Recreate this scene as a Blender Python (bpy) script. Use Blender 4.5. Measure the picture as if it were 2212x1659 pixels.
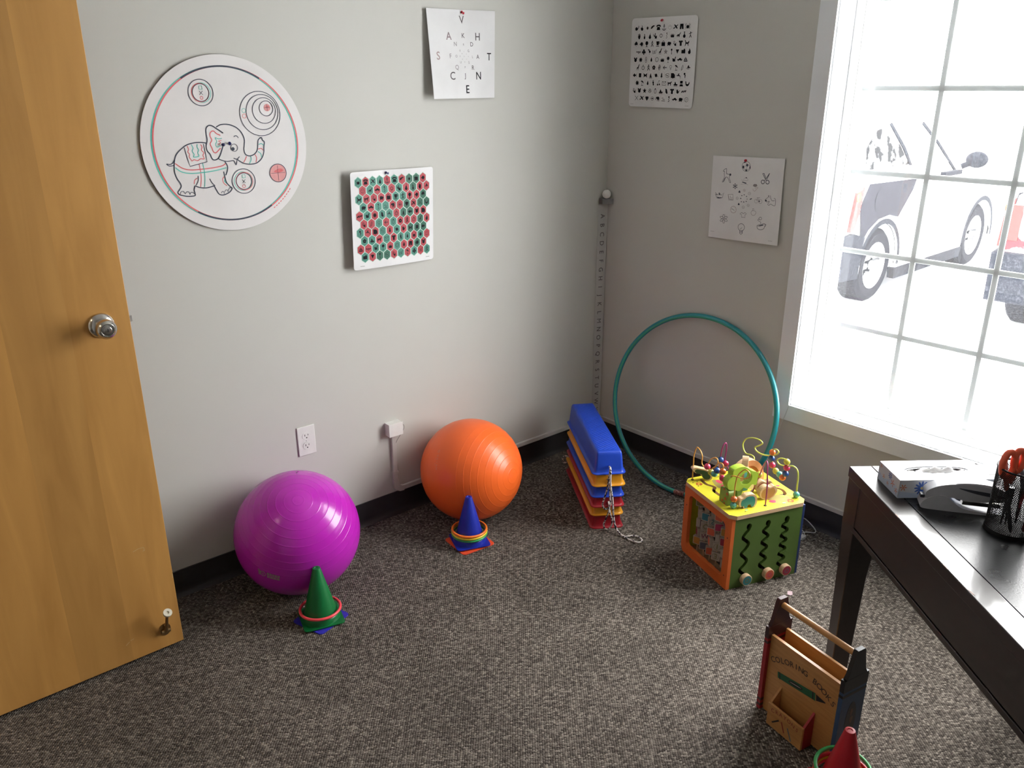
import bpy, math, random
from mathutils import Vector, Matrix
PI = math.pi; R = math.radians
C = bpy.context.scene.collection
for o in list(bpy.data.objects): bpy.data.objects.remove(o)

# ---------------- camera, world, lights, exposure ----------------
sc = bpy.context.scene
cam = bpy.data.cameras.new('camera'); co = bpy.data.objects.new('camera', cam); C.objects.link(co); sc.camera = co
cam.sensor_width = 36.0; cam.lens = 1760.95*36/2212; cam.clip_start = .05; cam.clip_end = 300
def cam_axes(yaw, pitch, roll):
    f = Vector((math.sin(yaw)*math.cos(pitch), math.cos(yaw)*math.cos(pitch), -math.sin(pitch)))
    r = Vector((math.cos(yaw), -math.sin(yaw), 0)); u = r.cross(f)
    return r*math.cos(roll)+u*math.sin(roll), u*math.cos(roll)-r*math.sin(roll), f
_r, _u, _f = cam_axes(.71172, .35064, -.0015)
m = Matrix((_r, _u, -_f)).transposed().to_4x4(); m.translation = (-2.8024, -2.5886, 1.6704); co.matrix_world = m

sc.view_settings.view_transform = 'Standard'; sc.view_settings.look = 'None'
sc.view_settings.gamma = 1; sc.view_settings.use_curve_mapping = False
sc.view_settings.exposure = 0.0
sc.cycles.use_denoising = True
sc.cycles.max_bounces = 8; sc.cycles.diffuse_bounces = 6; sc.cycles.transparent_max_bounces = 12
sc.cycles.sample_clamp_indirect = 12

w = bpy.data.worlds.new('overcast_sky'); sc.world = w; w.use_nodes = True
nt = w.node_tree; bg = nt.nodes['Background']
tc = nt.nodes.new('ShaderNodeTexCoord'); sep = nt.nodes.new('ShaderNodeSeparateXYZ'); rp = nt.nodes.new('ShaderNodeValToRGB')
nt.links.new(tc.outputs['Generated'], sep.inputs[0]); nt.links.new(sep.outputs['Z'], rp.inputs[0]); nt.links.new(rp.outputs[0], bg.inputs[0])
rp.color_ramp.elements[0].color = (.90, .92, .94, 1); rp.color_ramp.elements[1].color = (1, .99, .96, 1)
rp.color_ramp.elements[1].position = .7
bg.inputs[1].default_value = 22.0

WY0, WY1, WZ0, WZ1 = -2.2074, -1.0328, .4836, 2.271     # window opening in the wall x=0
def area_light(name, loc, rot, sx, sy, power, col, portal=False):
    l = bpy.data.lights.new(name, 'AREA'); l.shape = 'RECTANGLE'; l.size = sx; l.size_y = sy; l.energy = power; l.color = col
    o = bpy.data.objects.new(name, l); o.location = loc; o.rotation_euler = rot; C.objects.link(o)
    if portal: l.cycles.is_portal = True
    return o
# marks the window opening for sampling the daylight (gives no light of its own)
area_light('window_portal', (.21, (WY0+WY1)/2, (WZ0+WZ1)/2), (0, R(90), 0), WZ1-WZ0, WY1-WY0, 1, (1, 1, 1), True)
# warm ceiling lamp in the hallway beyond the open door
area_light('hallway_lamp', (-3.9, -.9, 2.38), (0, 0, 0), .16, .16, 5, (1, .78, .5))

# ---------------- helpers ----------------
MATS = {}
def _mix_noise(n, l, b, c1, c2, scale, stretch=(1, 1, 1), detail=4, lo=.35, hi=.65):
    tc = n.new('ShaderNodeTexCoord'); mp = n.new('ShaderNodeMapping'); mp.inputs['Scale'].default_value = stretch
    no = n.new('ShaderNodeTexNoise'); no.inputs['Scale'].default_value = scale; no.inputs['Detail'].default_value = detail
    r = n.new('ShaderNodeValToRGB'); r.color_ramp.elements[0].color = (*c1, 1); r.color_ramp.elements[1].color = (*c2, 1)
    r.color_ramp.elements[0].position = lo; r.color_ramp.elements[1].position = hi
    l.new(tc.outputs['Object'], mp.inputs[0]); l.new(mp.outputs[0], no.inputs[0]); l.new(no.outputs[0], r.inputs[0])
    return r, no, mp
def mat(name, col, rough=.5, metal=0., coat=0., spec=.5, col2=None, scale=60, stretch=(1, 1, 1), bump=0., trans=0., lo=.35, hi=.65, sss=0., sheen=0., emit=None):
    if name in MATS: return MATS[name]
    m = bpy.data.materials.new(name); m.use_nodes = True; n = m.node_tree.nodes; l = m.node_tree.links; b = n['Principled BSDF']
    b.inputs['Base Color'].default_value = (*col, 1); b.inputs['Roughness'].default_value = rough; b.inputs['Metallic'].default_value = metal
    b.inputs['Coat Weight'].default_value = coat; b.inputs['Coat Roughness'].default_value = .08; b.inputs['Specular IOR Level'].default_value = spec
    c2 = col2 or tuple(c*.93 for c in col)
    r, no, mp = _mix_noise(n, l, b, col, c2, scale, stretch, lo=lo, hi=hi); l.new(r.outputs[0], b.inputs['Base Color'])
    if bump:
        bu = n.new('ShaderNodeBump'); bu.inputs['Strength'].default_value = bump; bu.inputs['Distance'].default_value = .001
        l.new(no.outputs[0], bu.inputs['Height']); l.new(bu.outputs[0], b.inputs['Normal'])
    if trans: b.inputs['Transmission Weight'].default_value = trans
    if sss: b.inputs['Subsurface Weight'].default_value = sss; b.inputs['Subsurface Scale'].default_value = .003
    MATS[name] = m; return m

class MB:
    def __init__(s): s.v = []; s.f = []; s.m = []
    def add(s, V, F, mi=0, M=None):
        b = len(s.v)
        for p in V:
            p = Vector(p); s.v.append(M @ p if M is not None else p)
        for f in F: s.f.append([i+b for i in f]); s.m.append(mi)
        return s
    def box(s, a, b, mi=0, M=None):
        x0, y0, z0 = a; x1, y1, z1 = b
        return s.add([(x0,y0,z0),(x1,y0,z0),(x1,y1,z0),(x0,y1,z0),(x0,y0,z1),(x1,y0,z1),(x1,y1,z1),(x0,y1,z1)],
                     [(0,3,2,1),(4,5,6,7),(0,1,5,4),(1,2,6,5),(2,3,7,6),(3,0,4,7)], mi, M)
    def taper(s, a, b, mi=0, M=None):   # a, b: four-corner loops bottom/top
        return s.add(list(a)+list(b), [(0,3,2,1),(4,5,6,7),(0,1,5,4),(1,2,6,5),(2,3,7,6),(3,0,4,7)], mi, M)
    def prism(s, poly, z0, z1, mi=0, M=None, ms=None):
        n = len(poly); V = [(x, y, z0) for x, y in poly]+[(x, y, z1) for x, y in poly]
        s.add(V, [tuple(range(n))[::-1], tuple(range(n, 2*n))], mi, M)
        return s.add(V, [(i, (i+1) % n, n+(i+1) % n, n+i) for i in range(n)], mi if ms is None else ms, M)
    def lathe(s, prof, seg=32, mi=0, M=None, caps=True):
        V = []; F = []
        for r, z in prof:
            for k in range(seg): t = 2*PI*k/seg; V.append((r*math.cos(t), r*math.sin(t), z))
        for i in range(len(prof)-1):
            for k in range(seg): k2 = (k+1) % seg; F.append((i*seg+k, i*seg+k2, (i+1)*seg+k2, (i+1)*seg+k))
        if caps:
            if prof[0][0] > 1e-6: F.append(tuple(range(seg))[::-1])
            if prof[-1][0] > 1e-6: F.append(tuple(range((len(prof)-1)*seg, len(prof)*seg)))
        return s.add(V, F, mi, M)
    def tube(s, path, r, seg=10, closed=False, mi=0, M=None, cap=True):
        P = [Vector(p) for p in path]; n = len(P); V = []; F = []
        T = []
        for i in range(n):
            a = P[(i-1) % n] if (closed or i > 0) else P[i]; b = P[(i+1) % n] if (closed or i < n-1) else P[i]
            d = (b-a); T.append(d.normalized() if d.length > 1e-9 else Vector((0, 0, 1)))
        up = Vector((0, 0, 1)) if abs(T[0].z) < .9 else Vector((1, 0, 0))
        nrm = (up - T[0]*up.dot(T[0])).normalized()
        for i in range(n):
            if i: nrm = (nrm - T[i]*nrm.dot(T[i])); nrm = nrm.normalized() if nrm.length > 1e-6 else T[i].orthogonal().normalized()
            bn = T[i].cross(nrm); rr = r[i] if isinstance(r, (list, tuple)) else r
            for k in range(seg): t = 2*PI*k/seg; V.append(P[i]+nrm*(rr*math.cos(t))+bn*(rr*math.sin(t)))
        for i in range(n if closed else n-1):
            j = (i+1) % n
            for k in range(seg): k2 = (k+1) % seg; F.append((i*seg+k, i*seg+k2, j*seg+k2, j*seg+k))
        if not closed and cap: F.append(tuple(range(seg))[::-1]); F.append(tuple(range((n-1)*seg, n*seg)))
        return s.add(V, F, mi, M)
    def ball(s, c, r, seg=20, rings=12, mi=0, M=None, sc3=(1, 1, 1)):
        prof = [(r*math.sin(PI*i/rings), -r*math.cos(PI*i/rings)) for i in range(rings+1)]
        prof[0] = (1e-5, -r); prof[-1] = (1e-5, r)
        T = Matrix.Translation(c) @ Matrix.Diagonal((*sc3, 1))
        return s.lathe(prof, seg, mi, (M @ T) if M is not None else T)
    def build(s, name, mats, parent=None, smooth=40, origin=None, bevel=0, bseg=2, solid=0):
        me = bpy.data.meshes.new(name)
        O = Vector(origin) if origin is not None else Vector((0, 0, 0))
        me.from_pydata([p-O for p in s.v], [], s.f)
        if not isinstance(mats, (list, tuple)): mats = [mats]
        for x in mats: me.materials.append(x)
        me.polygons.foreach_set('material_index', s.m)
        me.validate(); me.update()
        if smooth:
            me.polygons.foreach_set('use_smooth', [True]*len(me.polygons)); me.set_sharp_from_angle(angle=R(smooth))
        o = bpy.data.objects.new(name, me); C.objects.link(o); o.location = O
        if parent is not None: o.parent = parent
        if solid:
            md = o.modifiers.new('solid', 'SOLIDIFY'); md.thickness = solid; md.offset = -1
        if bevel:
            md = o.modifiers.new('bevel', 'BEVEL'); md.width = bevel; md.segments = bseg; md.limit_method = 'ANGLE'; md.angle_limit = R(35); md.harden_normals = False
        return o
def empty(name, loc, label, cat, group=None, rot=(0, 0, 0)):
    o = bpy.data.objects.new(name, None); C.objects.link(o); o.location = loc; o.rotation_euler = rot; o.empty_display_size = .05
    return tag(o, label, cat, group)
def tag(o, label, cat, group=None):
    o['label'] = label; o['category'] = cat
    if group: o['group'] = group
    return o
def struct(o): o['kind'] = 'structure'; return o
def smooth_path(P, k=5, closed=False):
    P = [Vector((*p, 0)) if len(p) == 2 else Vector(p) for p in P]; n = len(P); out = []
    for i in range(n if closed else n-1):
        g = lambda j: P[j % n] if closed else P[max(0, min(n-1, j))]
        a, b, c, d = g(i-1), g(i), g(i+1), g(i+2)
        for t in range(k):
            t /= k; out.append(.5*((2*b)+(c-a)*t+(2*a-5*b+4*c-d)*t*t+(3*b-a-3*c+d)*t**3))
    if not closed: out.append(P[-1])
    return out
def ribbon(P, w, closed=False):
    P = [Vector((p[0], p[1])) for p in P]; n = len(P); V = []; F = []
    for i in range(n):
        a = P[(i-1) % n] if (closed or i) else P[i]; b = P[(i+1) % n] if (closed or i < n-1) else P[i]
        d = (b-a); d = d.normalized() if d.length > 1e-9 else Vector((1, 0)); q = Vector((-d.y, d.x))*w/2
        V += [P[i]+q, P[i]-q]
    for i in range(n if closed else n-1): j = (i+1) % n; F.append((2*i, 2*i+1, 2*j+1, 2*j))
    return V, F
def circle_pts(x, y, r, n=32, ry=None): return [(x+r*math.cos(2*PI*k/n), y+(ry or r)*math.sin(2*PI*k/n)) for k in range(n)]
_TX = {}
def text2d(s, size=1.):
    if s not in _TX:
        cu = bpy.data.curves.new('t', 'FONT'); cu.body = s; cu.align_x = 'CENTER'; cu.align_y = 'CENTER'; cu.resolution_u = 3; cu.offset = 0 if s in 'MW' else .007
        ob = bpy.data.objects.new('t', cu); me = bpy.data.meshes.new_from_object(ob)
        _TX[s] = ([(v.co.x, v.co.y) for v in me.vertices], [tuple(p.vertices) for p in me.polygons])
        bpy.data.objects.remove(ob); bpy.data.curves.remove(cu); bpy.data.meshes.remove(me)
    V, F = _TX[s]; return [Vector((x*size, y*size)) for x, y in V], F
def shape2d(outer, holes, depth):
    """filled outline with holes, extruded 0..depth along z"""
    cu = bpy.data.curves.new('s', 'CURVE'); cu.dimensions = '2D'; cu.fill_mode = 'BOTH'; cu.extrude = depth/2
    for P in [outer]+holes:
        sp = cu.splines.new('POLY'); sp.points.add(len(P)-1); sp.use_cyclic_u = True
        for i, p in enumerate(P): sp.points[i].co = (p[0], p[1], 0, 1)
    ob = bpy.data.objects.new('s', cu); me = bpy.data.meshes.new_from_object(ob)
    r = ([(v.co.x, v.co.y, v.co.z+depth/2) for v in me.vertices], [tuple(p.vertices) for p in me.polygons])
    bpy.data.objects.remove(ob); bpy.data.curves.remove(cu); bpy.data.meshes.remove(me)
    return r
def blob(x, y, rx, ry, n=16, wob=0, k=5, ph=0, rot=0):
    out = []
    for i in range(n):
        t = 2*PI*i/n; r = 1+wob*math.sin(k*t+ph); a, b = rx*r*math.cos(t), ry*r*math.sin(t)
        out.append((x+a*math.cos(rot)-b*math.sin(rot), y+a*math.sin(rot)+b*math.cos(rot)))
    return out
def frame(o, ex, ey, ez):
    M = Matrix((Vector(ex), Vector(ey), Vector(ez))).transposed().to_4x4(); M.translation = Vector(o); return M

# ---------------- materials ----------------
WALL = mat('wall_paint', (.56, .55, .51), .62, spec=.35, col2=(.55, .54, .50), scale=3, bump=.02)
CEIL = mat('ceiling_paint', (.62, .62, .60), .9)
WALL2 = mat('bounce_cut_wall_tone', (.30, .295, .28), .7)  # unseen front and back walls, darkened to cut bounce light
TRIM = mat('white_trim_paint', (.86, .88, .91), .35, scale=4)
VINYL = mat('white_vinyl', (.82, .82, .81), .4, scale=5)
RUB = mat('black_rubber_baseboard', (.034, .032, .033), .45, scale=30)
WHITEPL = mat('white_plastic', (.78, .77, .74), .35, scale=20)
IVORY = mat('raceway_plastic', (.60, .58, .55), .45, scale=20)
DARK = mat('dark_slot', (.02, .018, .016), .6)
PAPER = mat('white_paper', (.80, .79, .79), .6, spec=.3, scale=8)
INK = mat('black_ink', (.010, .010, .014), .7, spec=.15)
GREYINK = mat('grey_ink', (.30, .27, .28), .6)
MIDINK = mat('dark_grey_ink', (.10, .085, .09), .6)
PALEINK = mat('pale_pink_ink', (.42, .30, .30), .6)
SLATE = mat('slate_ink', (.035, .045, .075), .6)
REDINK = mat('coral_ink', (.72, .13, .14), .6)
TEALINK = mat('teal_ink', (.10, .52, .44), .6)
PINKINK = mat('light_coral_ink', (.72, .32, .31), .6)
def carpet():
    m = bpy.data.materials.new('loop_carpet'); m.use_nodes = True; n = m.node_tree.nodes; l = m.node_tree.links; b = n['Principled BSDF']
    tc = n.new('ShaderNodeTexCoord'); mp = n.new('ShaderNodeMapping'); mp.inputs['Scale'].default_value = (1, 1.0, 1); mp.inputs['Rotation'].default_value = (0, 0, R(41))
    l.new(tc.outputs['Object'], mp.inputs[0])
    no0 = n.new('ShaderNodeTexNoise'); no0.inputs['Scale'].default_value = 60; no0.inputs['Detail'].default_value = 2
    l.new(mp.outputs[0], no0.inputs[0])
    mx = n.new('ShaderNodeVectorMath'); mx.operation = 'MULTIPLY_ADD'; mx.inputs[1].default_value = (.004, .004, 0)
    l.new(no0.outputs['Color'], mx.inputs[0]); l.new(mp.outputs[0], mx.inputs[2])
    sc_ = n.new('ShaderNodeVectorMath'); sc_.operation = 'MULTIPLY'; sc_.inputs[1].default_value = (150, 185, 1); l.new(mx.outputs[0], sc_.inputs[0])
    v = n.new('ShaderNodeTexVoronoi'); v.voronoi_dimensions = '2D'; v.inputs['Scale'].default_value = 1; v.inputs['Randomness'].default_value = .42
    l.new(sc_.outputs[0], v.inputs[0])
    bw = n.new('ShaderNodeSeparateColor'); l.new(v.outputs['Color'], bw.inputs[0])
    r = n.new('ShaderNodeValToRGB'); e = r.color_ramp.elements
    e[0].color = (.052, .043, .037, 1); e[0].position = 0; e[1].color = (.30, .265, .225, 1); e[1].position = 1
    for p, c in ((.2, (.085, .072, .062)), (.5, (.130, .112, .095)), (.8, (.185, .162, .140))): x = e.new(p); x.color = (*c, 1)
    l.new(bw.outputs[0], r.inputs[0])
    no = n.new('ShaderNodeTexNoise'); no.inputs['Scale'].default_value = 2.2; no.inputs['Detail'].default_value = 5; l.new(mp.outputs[0], no.inputs[0])
    r2 = n.new('ShaderNodeValToRGB'); r2.color_ramp.elements[0].color = (.82, .82, .82, 1); r2.color_ramp.elements[1].color = (1.1, 1.1, 1.1, 1)
    r2.color_ramp.elements[0].position = .35; r2.color_ramp.elements[1].position = .65; l.new(no.outputs[0], r2.inputs[0])
    mu = n.new('ShaderNodeMix'); mu.data_type = 'RGBA'; mu.blend_type = 'MULTIPLY'; mu.inputs[0].default_value = 1
    l.new(r.outputs[0], mu.inputs[6]); l.new(r2.outputs[0], mu.inputs[7]); sp_ = n.new('ShaderNodeSeparateXYZ'); l.new(sc_.outputs[0], sp_.inputs[0])
    ph = n.new('ShaderNodeMath'); ph.operation = 'MULTIPLY_ADD'; ph.inputs[1].default_value = PI; ph.inputs[2].default_value = -.71*PI; l.new(sp_.outputs['X'], ph.inputs[0])
    sn = n.new('ShaderNodeMath'); sn.operation = 'SINE'; l.new(ph.outputs[0], sn.inputs[0]); ab = n.new('ShaderNodeMath'); ab.operation = 'ABSOLUTE'; l.new(sn.outputs[0], ab.inputs[0])
    gp = n.new('ShaderNodeMapRange'); gp.inputs['From Min'].default_value = 0; gp.inputs['From Max'].default_value = .55; gp.inputs['To Min'].default_value = .45; gp.inputs['To Max'].default_value = 1.08; l.new(ab.outputs[0], gp.inputs['Value'])
    m3 = n.new('ShaderNodeVectorMath'); m3.operation = 'SCALE'; l.new(mu.outputs[2], m3.inputs[0]); l.new(gp.outputs[0], m3.inputs['Scale']); l.new(m3.outputs[0], b.inputs['Base Color'])
    b.inputs['Roughness'].default_value = .95; b.inputs['Specular IOR Level'].default_value = .1
    inv = n.new('ShaderNodeMath'); inv.operation = 'SUBTRACT'; inv.inputs[0].default_value = 1; l.new(v.outputs['Distance'], inv.inputs[1])
    bu = n.new('ShaderNodeBump'); bu.inputs['Strength'].default_value = 1; bu.inputs['Distance'].default_value = .004
    l.new(inv.outputs[0], bu.inputs['Height']); l.new(bu.outputs[0], b.inputs['Normal'])
    return m
CARPET = carpet()
def door_wood():
    m = bpy.data.materials.new('birch_veneer'); m.use_nodes = True; n = m.node_tree.nodes; l = m.node_tree.links; b = n['Principled BSDF']
    tc = n.new('ShaderNodeTexCoord'); sx = n.new('ShaderNodeSeparateXYZ'); l.new(tc.outputs['Object'], sx.inputs[0])
    # veneer leaves: vertical strips with their own tone
    dv = n.new('ShaderNodeMath'); dv.operation = 'DIVIDE'; dv.inputs[1].default_value = .152; l.new(sx.outputs['X'], dv.inputs[0])
    fl = n.new('ShaderNodeMath'); fl.operation = 'FLOOR'; l.new(dv.outputs[0], fl.inputs[0])
    wn = n.new('ShaderNodeTexWhiteNoise'); wn.noise_dimensions = '1D'; l.new(fl.outputs[0], wn.inputs['W'])
    mp = n.new('ShaderNodeMapping'); mp.inputs['Scale'].default_value = (9, 1, 1.1); l.new(tc.outputs['Object'], mp.inputs[0])
    ad = n.new('ShaderNodeVectorMath'); ad.operation = 'ADD'; l.new(mp.outputs[0], ad.inputs[0]); l.new(wn.outputs['Color'], ad.inputs[1])
    no = n.new('ShaderNodeTexNoise'); no.inputs['Scale'].default_value = 1.6; no.inputs['Detail'].default_value = 6; no.inputs['Distortion'].default_value = .9; l.new(ad.outputs[0], no.inputs[0])
    r = n.new('ShaderNodeValToRGB'); r.color_ramp.elements[0].color = (.42, .205, .050, 1); r.color_ramp.elements[1].color = (.56, .29, .078, 1)
    r.color_ramp.elements[0].position = .3; r.color_ramp.elements[1].position = .7; l.new(no.outputs[0], r.inputs[0])
    ma = n.new('ShaderNodeMapRange'); ma.inputs['To Min'].default_value = .88; ma.inputs['To Max'].default_value = 1.1; l.new(wn.outputs['Value'], ma.inputs['Value'])
    mu = n.new('ShaderNodeVectorMath'); mu.operation = 'SCALE'; l.new(r.outputs[0], mu.inputs[0]); l.new(ma.outputs[0], mu.inputs['Scale'])
    l.new(mu.outputs[0], b.inputs['Base Color']); b.inputs['Roughness'].default_value = .45; b.inputs['Coat Weight'].default_value = .15; b.inputs['Coat Roughness'].default_value = .3
    return m
DOORW = door_wood()
CHROME = mat('satin_nickel', (.62, .60, .56), .22, metal=1)
BRASS = mat('worn_brass', (.42, .30, .16), .28, metal=1)
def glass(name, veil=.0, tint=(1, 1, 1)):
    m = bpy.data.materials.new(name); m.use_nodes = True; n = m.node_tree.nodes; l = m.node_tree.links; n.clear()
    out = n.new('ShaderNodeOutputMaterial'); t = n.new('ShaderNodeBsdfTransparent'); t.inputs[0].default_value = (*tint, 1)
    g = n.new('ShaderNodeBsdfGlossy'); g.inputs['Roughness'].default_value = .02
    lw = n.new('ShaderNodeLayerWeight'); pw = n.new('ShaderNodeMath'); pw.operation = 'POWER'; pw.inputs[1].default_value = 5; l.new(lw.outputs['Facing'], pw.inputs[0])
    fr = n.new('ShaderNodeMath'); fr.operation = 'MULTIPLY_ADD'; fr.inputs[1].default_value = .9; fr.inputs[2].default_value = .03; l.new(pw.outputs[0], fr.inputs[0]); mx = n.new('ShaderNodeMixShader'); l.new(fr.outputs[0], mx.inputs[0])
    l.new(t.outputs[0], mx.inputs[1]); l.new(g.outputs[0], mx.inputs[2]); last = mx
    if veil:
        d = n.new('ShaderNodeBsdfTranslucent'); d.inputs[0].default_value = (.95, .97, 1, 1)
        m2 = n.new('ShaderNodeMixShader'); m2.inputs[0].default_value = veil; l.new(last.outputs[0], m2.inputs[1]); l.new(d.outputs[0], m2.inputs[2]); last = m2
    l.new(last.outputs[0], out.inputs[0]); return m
GLASS = glass('hazed_window_glass', .009)  # small translucent share imitates veiling glare over the view outside
CARGLASS = glass('car_glass', 0, (.55, .6, .6))

# ---------------- room shell ----------------
X0, Y0, H = -3.12, -3.5, 2.6
WT = .20
mb = MB().box((X0-.1, Y0-.1, -.1), (WT, WT, 0)); struct(mb.build('floor', CARPET))
mb = MB().box((X0-.1, Y0-.1, H), (WT, WT, H+.1)); struct(mb.build('ceiling', CEIL))
struct(MB().box((X0-.1, 0, 0), (WT, WT, H)).build('wall_left', WALL))
mb = MB()
mb.box((0, WY1, 0), (WT, 0, H)); mb.box((0, Y0-.1, 0), (WT, WY0, H)); mb.box((0, WY0, 0), (WT, WY1, WZ0)); mb.box((0, WY0, WZ1), (WT, WY1, H))
struct(mb.build('wall_right', WALL))
struct(MB().box((X0-.1, Y0-.1, 0), (0, Y0, H)).build('wall_front', WALL2))
DY0, DY1 = -1.225, -.30
mb = MB(); mb.box((X0-.1, DY1, 0), (X0, 0, H)); mb.box((X0-.1, Y0, 0), (X0, DY0, H)); mb.box((X0-.1, DY0, 2.06), (X0, DY1, H))
struct(mb.build('wall_back', WALL2))
mb = MB(); mb.box((X0-1.4, -1.9, -.1), (X0-.1, .2, 0)); struct(mb.build('floor_hallway', CARPET))
mb = MB(); mb.box((X0-1.4, .2, 0), (X0-.1, .3, H)); mb.box((X0-1.4, -2, 0), (X0-.1, -1.9, H)); mb.box((X0-1.5, -2, 0), (X0-1.4, .3, H)); mb.box((X0-1.5, -2, H), (X0-.1, .3, H+.1))
struct(mb.build('wall_hallway', WALL))
# door casing round the doorway
mb = MB()
for y0, y1, z0, z1 in ((DY1, DY1+.06, 0, 2.12), (DY0-.06, DY0, 0, 2.12), (DY0, DY1, 2.06, 2.12)): mb.box((X0, y0, z0), (X0+.015, y1, z1))
struct(mb.build('trim_1', TRIM, bevel=.002))

# cove base: profile swept along the walls
BB = [(0, 0), (-.013, 0), (-.010, .004), (-.006, .010), (-.0035, .018), (-.003, .030), (-.003, .1), (0, .1016)]
def cove(name, P, Q, nrm):
    P, Q, nrm = Vector(P), Vector(Q), Vector(nrm); V = []
    for a in (P, Q):
        for d, z in BB: V.append(a+nrm*(-d)+Vector((0, 0, z)))
    n = len(BB); F = [(i, (i+1) % n, n+(i+1) % n, n+i) for i in range(n)]+[tuple(range(n))[::-1], tuple(range(n, 2*n))]
    return struct(MB().add(V, F).build(name, RUB, smooth=30))
cove('baseboard_left', (X0, 0, 0), (0, 0, 0), (0, -1, 0))
cove('baseboard_right', (0, 0, 0), (0, Y0, 0), (-1, 0, 0))
cove('baseboard_front', (0, Y0, 0), (X0, Y0, 0), (0, 1, 0))
cove('baseboard_back', (X0, Y0, 0), (X0, DY0-.06, 0), (1, 0, 0))

# ---------------- window ----------------
win = bpy.data.objects.new('window_1', None); C.objects.link(win); win['kind'] = 'structure'
CW = .065
def casing_piece(name, pts):   # mitred boards standing .018 off the wall, with a raised inner lip
    m_ = MB(); m_.prism([(y, z) for y, z in pts], -.018, 0, M=frame((0, 0, 0), (0, 1, 0), (0, 0, 1), (1, 0, 0)))
    return m_.build(name, TRIM, win, bevel=.0015)
i0, i1, k0, k1 = WY0, WY1, WZ0, WZ1
casing_piece('casing_board', [(i1, k0), (i1+CW, k0-CW), (i1+CW, k1+CW), (i1, k1)])
casing_piece('casing_board', [(i0, k0), (i0, k1), (i0-CW, k1+CW), (i0-CW, k0-CW)])
casing_piece('casing_board', [(i1, k0), (i0, k0), (i0-CW, k0-CW), (i1+CW, k0-CW)])
casing_piece('casing_board', [(i1, k1), (i1+CW, k1+CW), (i0-CW, k1+CW), (i0, k1)])
mb = MB(); t = .012
mb.box((-.006, i1-t*.3, k0), (.100, i1+.0005, k1)); mb.box((-.006, i0-.0005, k0), (.100, i0+t*.3, k1))
mb.box((-.006, i0, k0-.0005), (.100, i1, k0+t*.3)); mb.box((-.006, i0, k1-t*.3), (.100, i1, k1+.0005))
mb.build('window_jamb', TRIM, win)
def ring_sweep(name, P, m_):     # profile of (inset, x) swept round the opening with mitred corners
    q = MB(); n = len(P); V = []; F = []
    for c in range(4):
        for ins, x in P: V.append((x, (i1-ins) if c in (0, 3) else (i0+ins), (k0+ins) if c in (0, 1) else (k1-ins)))
    for c in range(4):
        d = (c+1) % 4
        for k in range(n): j = (k+1) % n; F.append((c*n+k, c*n+j, d*n+j, d*n+k))
    return q.add(V, F).build(name, m_, win, smooth=0)
ring_sweep('window_frame', [(.0030, .100), (.0120, .100), (.0120, .104), (.0240, .1240), (.0240, .196), (.0030, .196)], VINYL)
ring_sweep('window_sash', [(.0235, .1250), (.0265, .1255), (.0350, .1450), (.0352, .1490), (.0352, .175), (.0235, .175)], VINYL)
g0, g1, h0, h1 = -2.1715, -1.0687, .513, 2.235
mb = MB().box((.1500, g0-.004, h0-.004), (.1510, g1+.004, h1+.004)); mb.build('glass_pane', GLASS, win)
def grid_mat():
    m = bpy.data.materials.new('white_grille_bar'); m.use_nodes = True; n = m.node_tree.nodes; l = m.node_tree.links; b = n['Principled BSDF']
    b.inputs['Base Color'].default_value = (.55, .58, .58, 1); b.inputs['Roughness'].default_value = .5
    tr = n.new('ShaderNodeBsdfTranslucent'); tr.inputs[0].default_value = (.8, .86, .86, 1); mx = n.new('ShaderNodeMixShader'); mx.inputs[0].default_value = .06  # translucent share lightens the bars to imitate bloom from the sky
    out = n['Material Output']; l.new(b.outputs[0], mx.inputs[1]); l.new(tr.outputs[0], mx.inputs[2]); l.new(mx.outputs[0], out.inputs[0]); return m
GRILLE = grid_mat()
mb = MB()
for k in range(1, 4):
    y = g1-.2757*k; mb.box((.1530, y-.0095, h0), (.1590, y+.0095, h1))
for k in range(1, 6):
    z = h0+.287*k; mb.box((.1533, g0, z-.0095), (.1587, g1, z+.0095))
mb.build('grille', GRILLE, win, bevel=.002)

# ---------------- the open door ----------------
DX0, DX1, DYF, DYB = -3.095, -2.183, -.265, -.2215
door = bpy.data.objects.new('door_1', None); C.objects.link(door); door['kind'] = 'structure'; door.location = (DX0, DYF, 0)
mb = MB().box((0, 0, .012), (DX1-DX0, DYB-DYF, 2.045)); mb.build('door_leaf', DOORW, door, bevel=.0015)
# knob (axis towards -y)
KX, KZ = -2.258-DX0, 1.066
Mk = frame((KX, 0, KZ), (1, 0, 0), (0, 0, 1), (0, -1, 0))
mb = MB().lathe([(.034, 0), (.0345, .002), (.033, .005), (.028, .010), (.019, .014)], 40, M=Mk); mb.build('rosette', CHROME, door, smooth=50)
kn = MB().lathe([(.0125, .012), (.0125, .028), (.016, .031), (.0225, .036), (.0265, .043), (.0265, .050), (.023, .057), (.0175, .061), (.0165, .060), (.0155, .0575)], 40, M=Mk)
kn = kn.build('door_knob', CHROME, door, smooth=50)
mb = MB().lathe([(.0155, .0574), (.0105, .0578), (.010, .0605), (.009, .061)], 30, M=Mk); mb.box((-.0011, -.0045, .0605), (.0011, .0045, .0615), 1, Mk); mb.build('key_cylinder', [CHROME, DARK], kn)
# latch plate and bolt on the free edge
w0 = DX1-DX0
mb = MB().box((w0-.0005, .009, KZ-.028), (w0+.0012, .035, KZ+.028)); lp = mb.build('latch_plate', CHROME, door, bevel=.0005)
mb = MB().prism([(0, .014), (.0115, .022), (.0115, .028), (0, .030)], KZ-.008, KZ+.008, M=Matrix.Translation((w0, 0, 0))); mb.build('latch_bolt', CHROME, lp)
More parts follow.
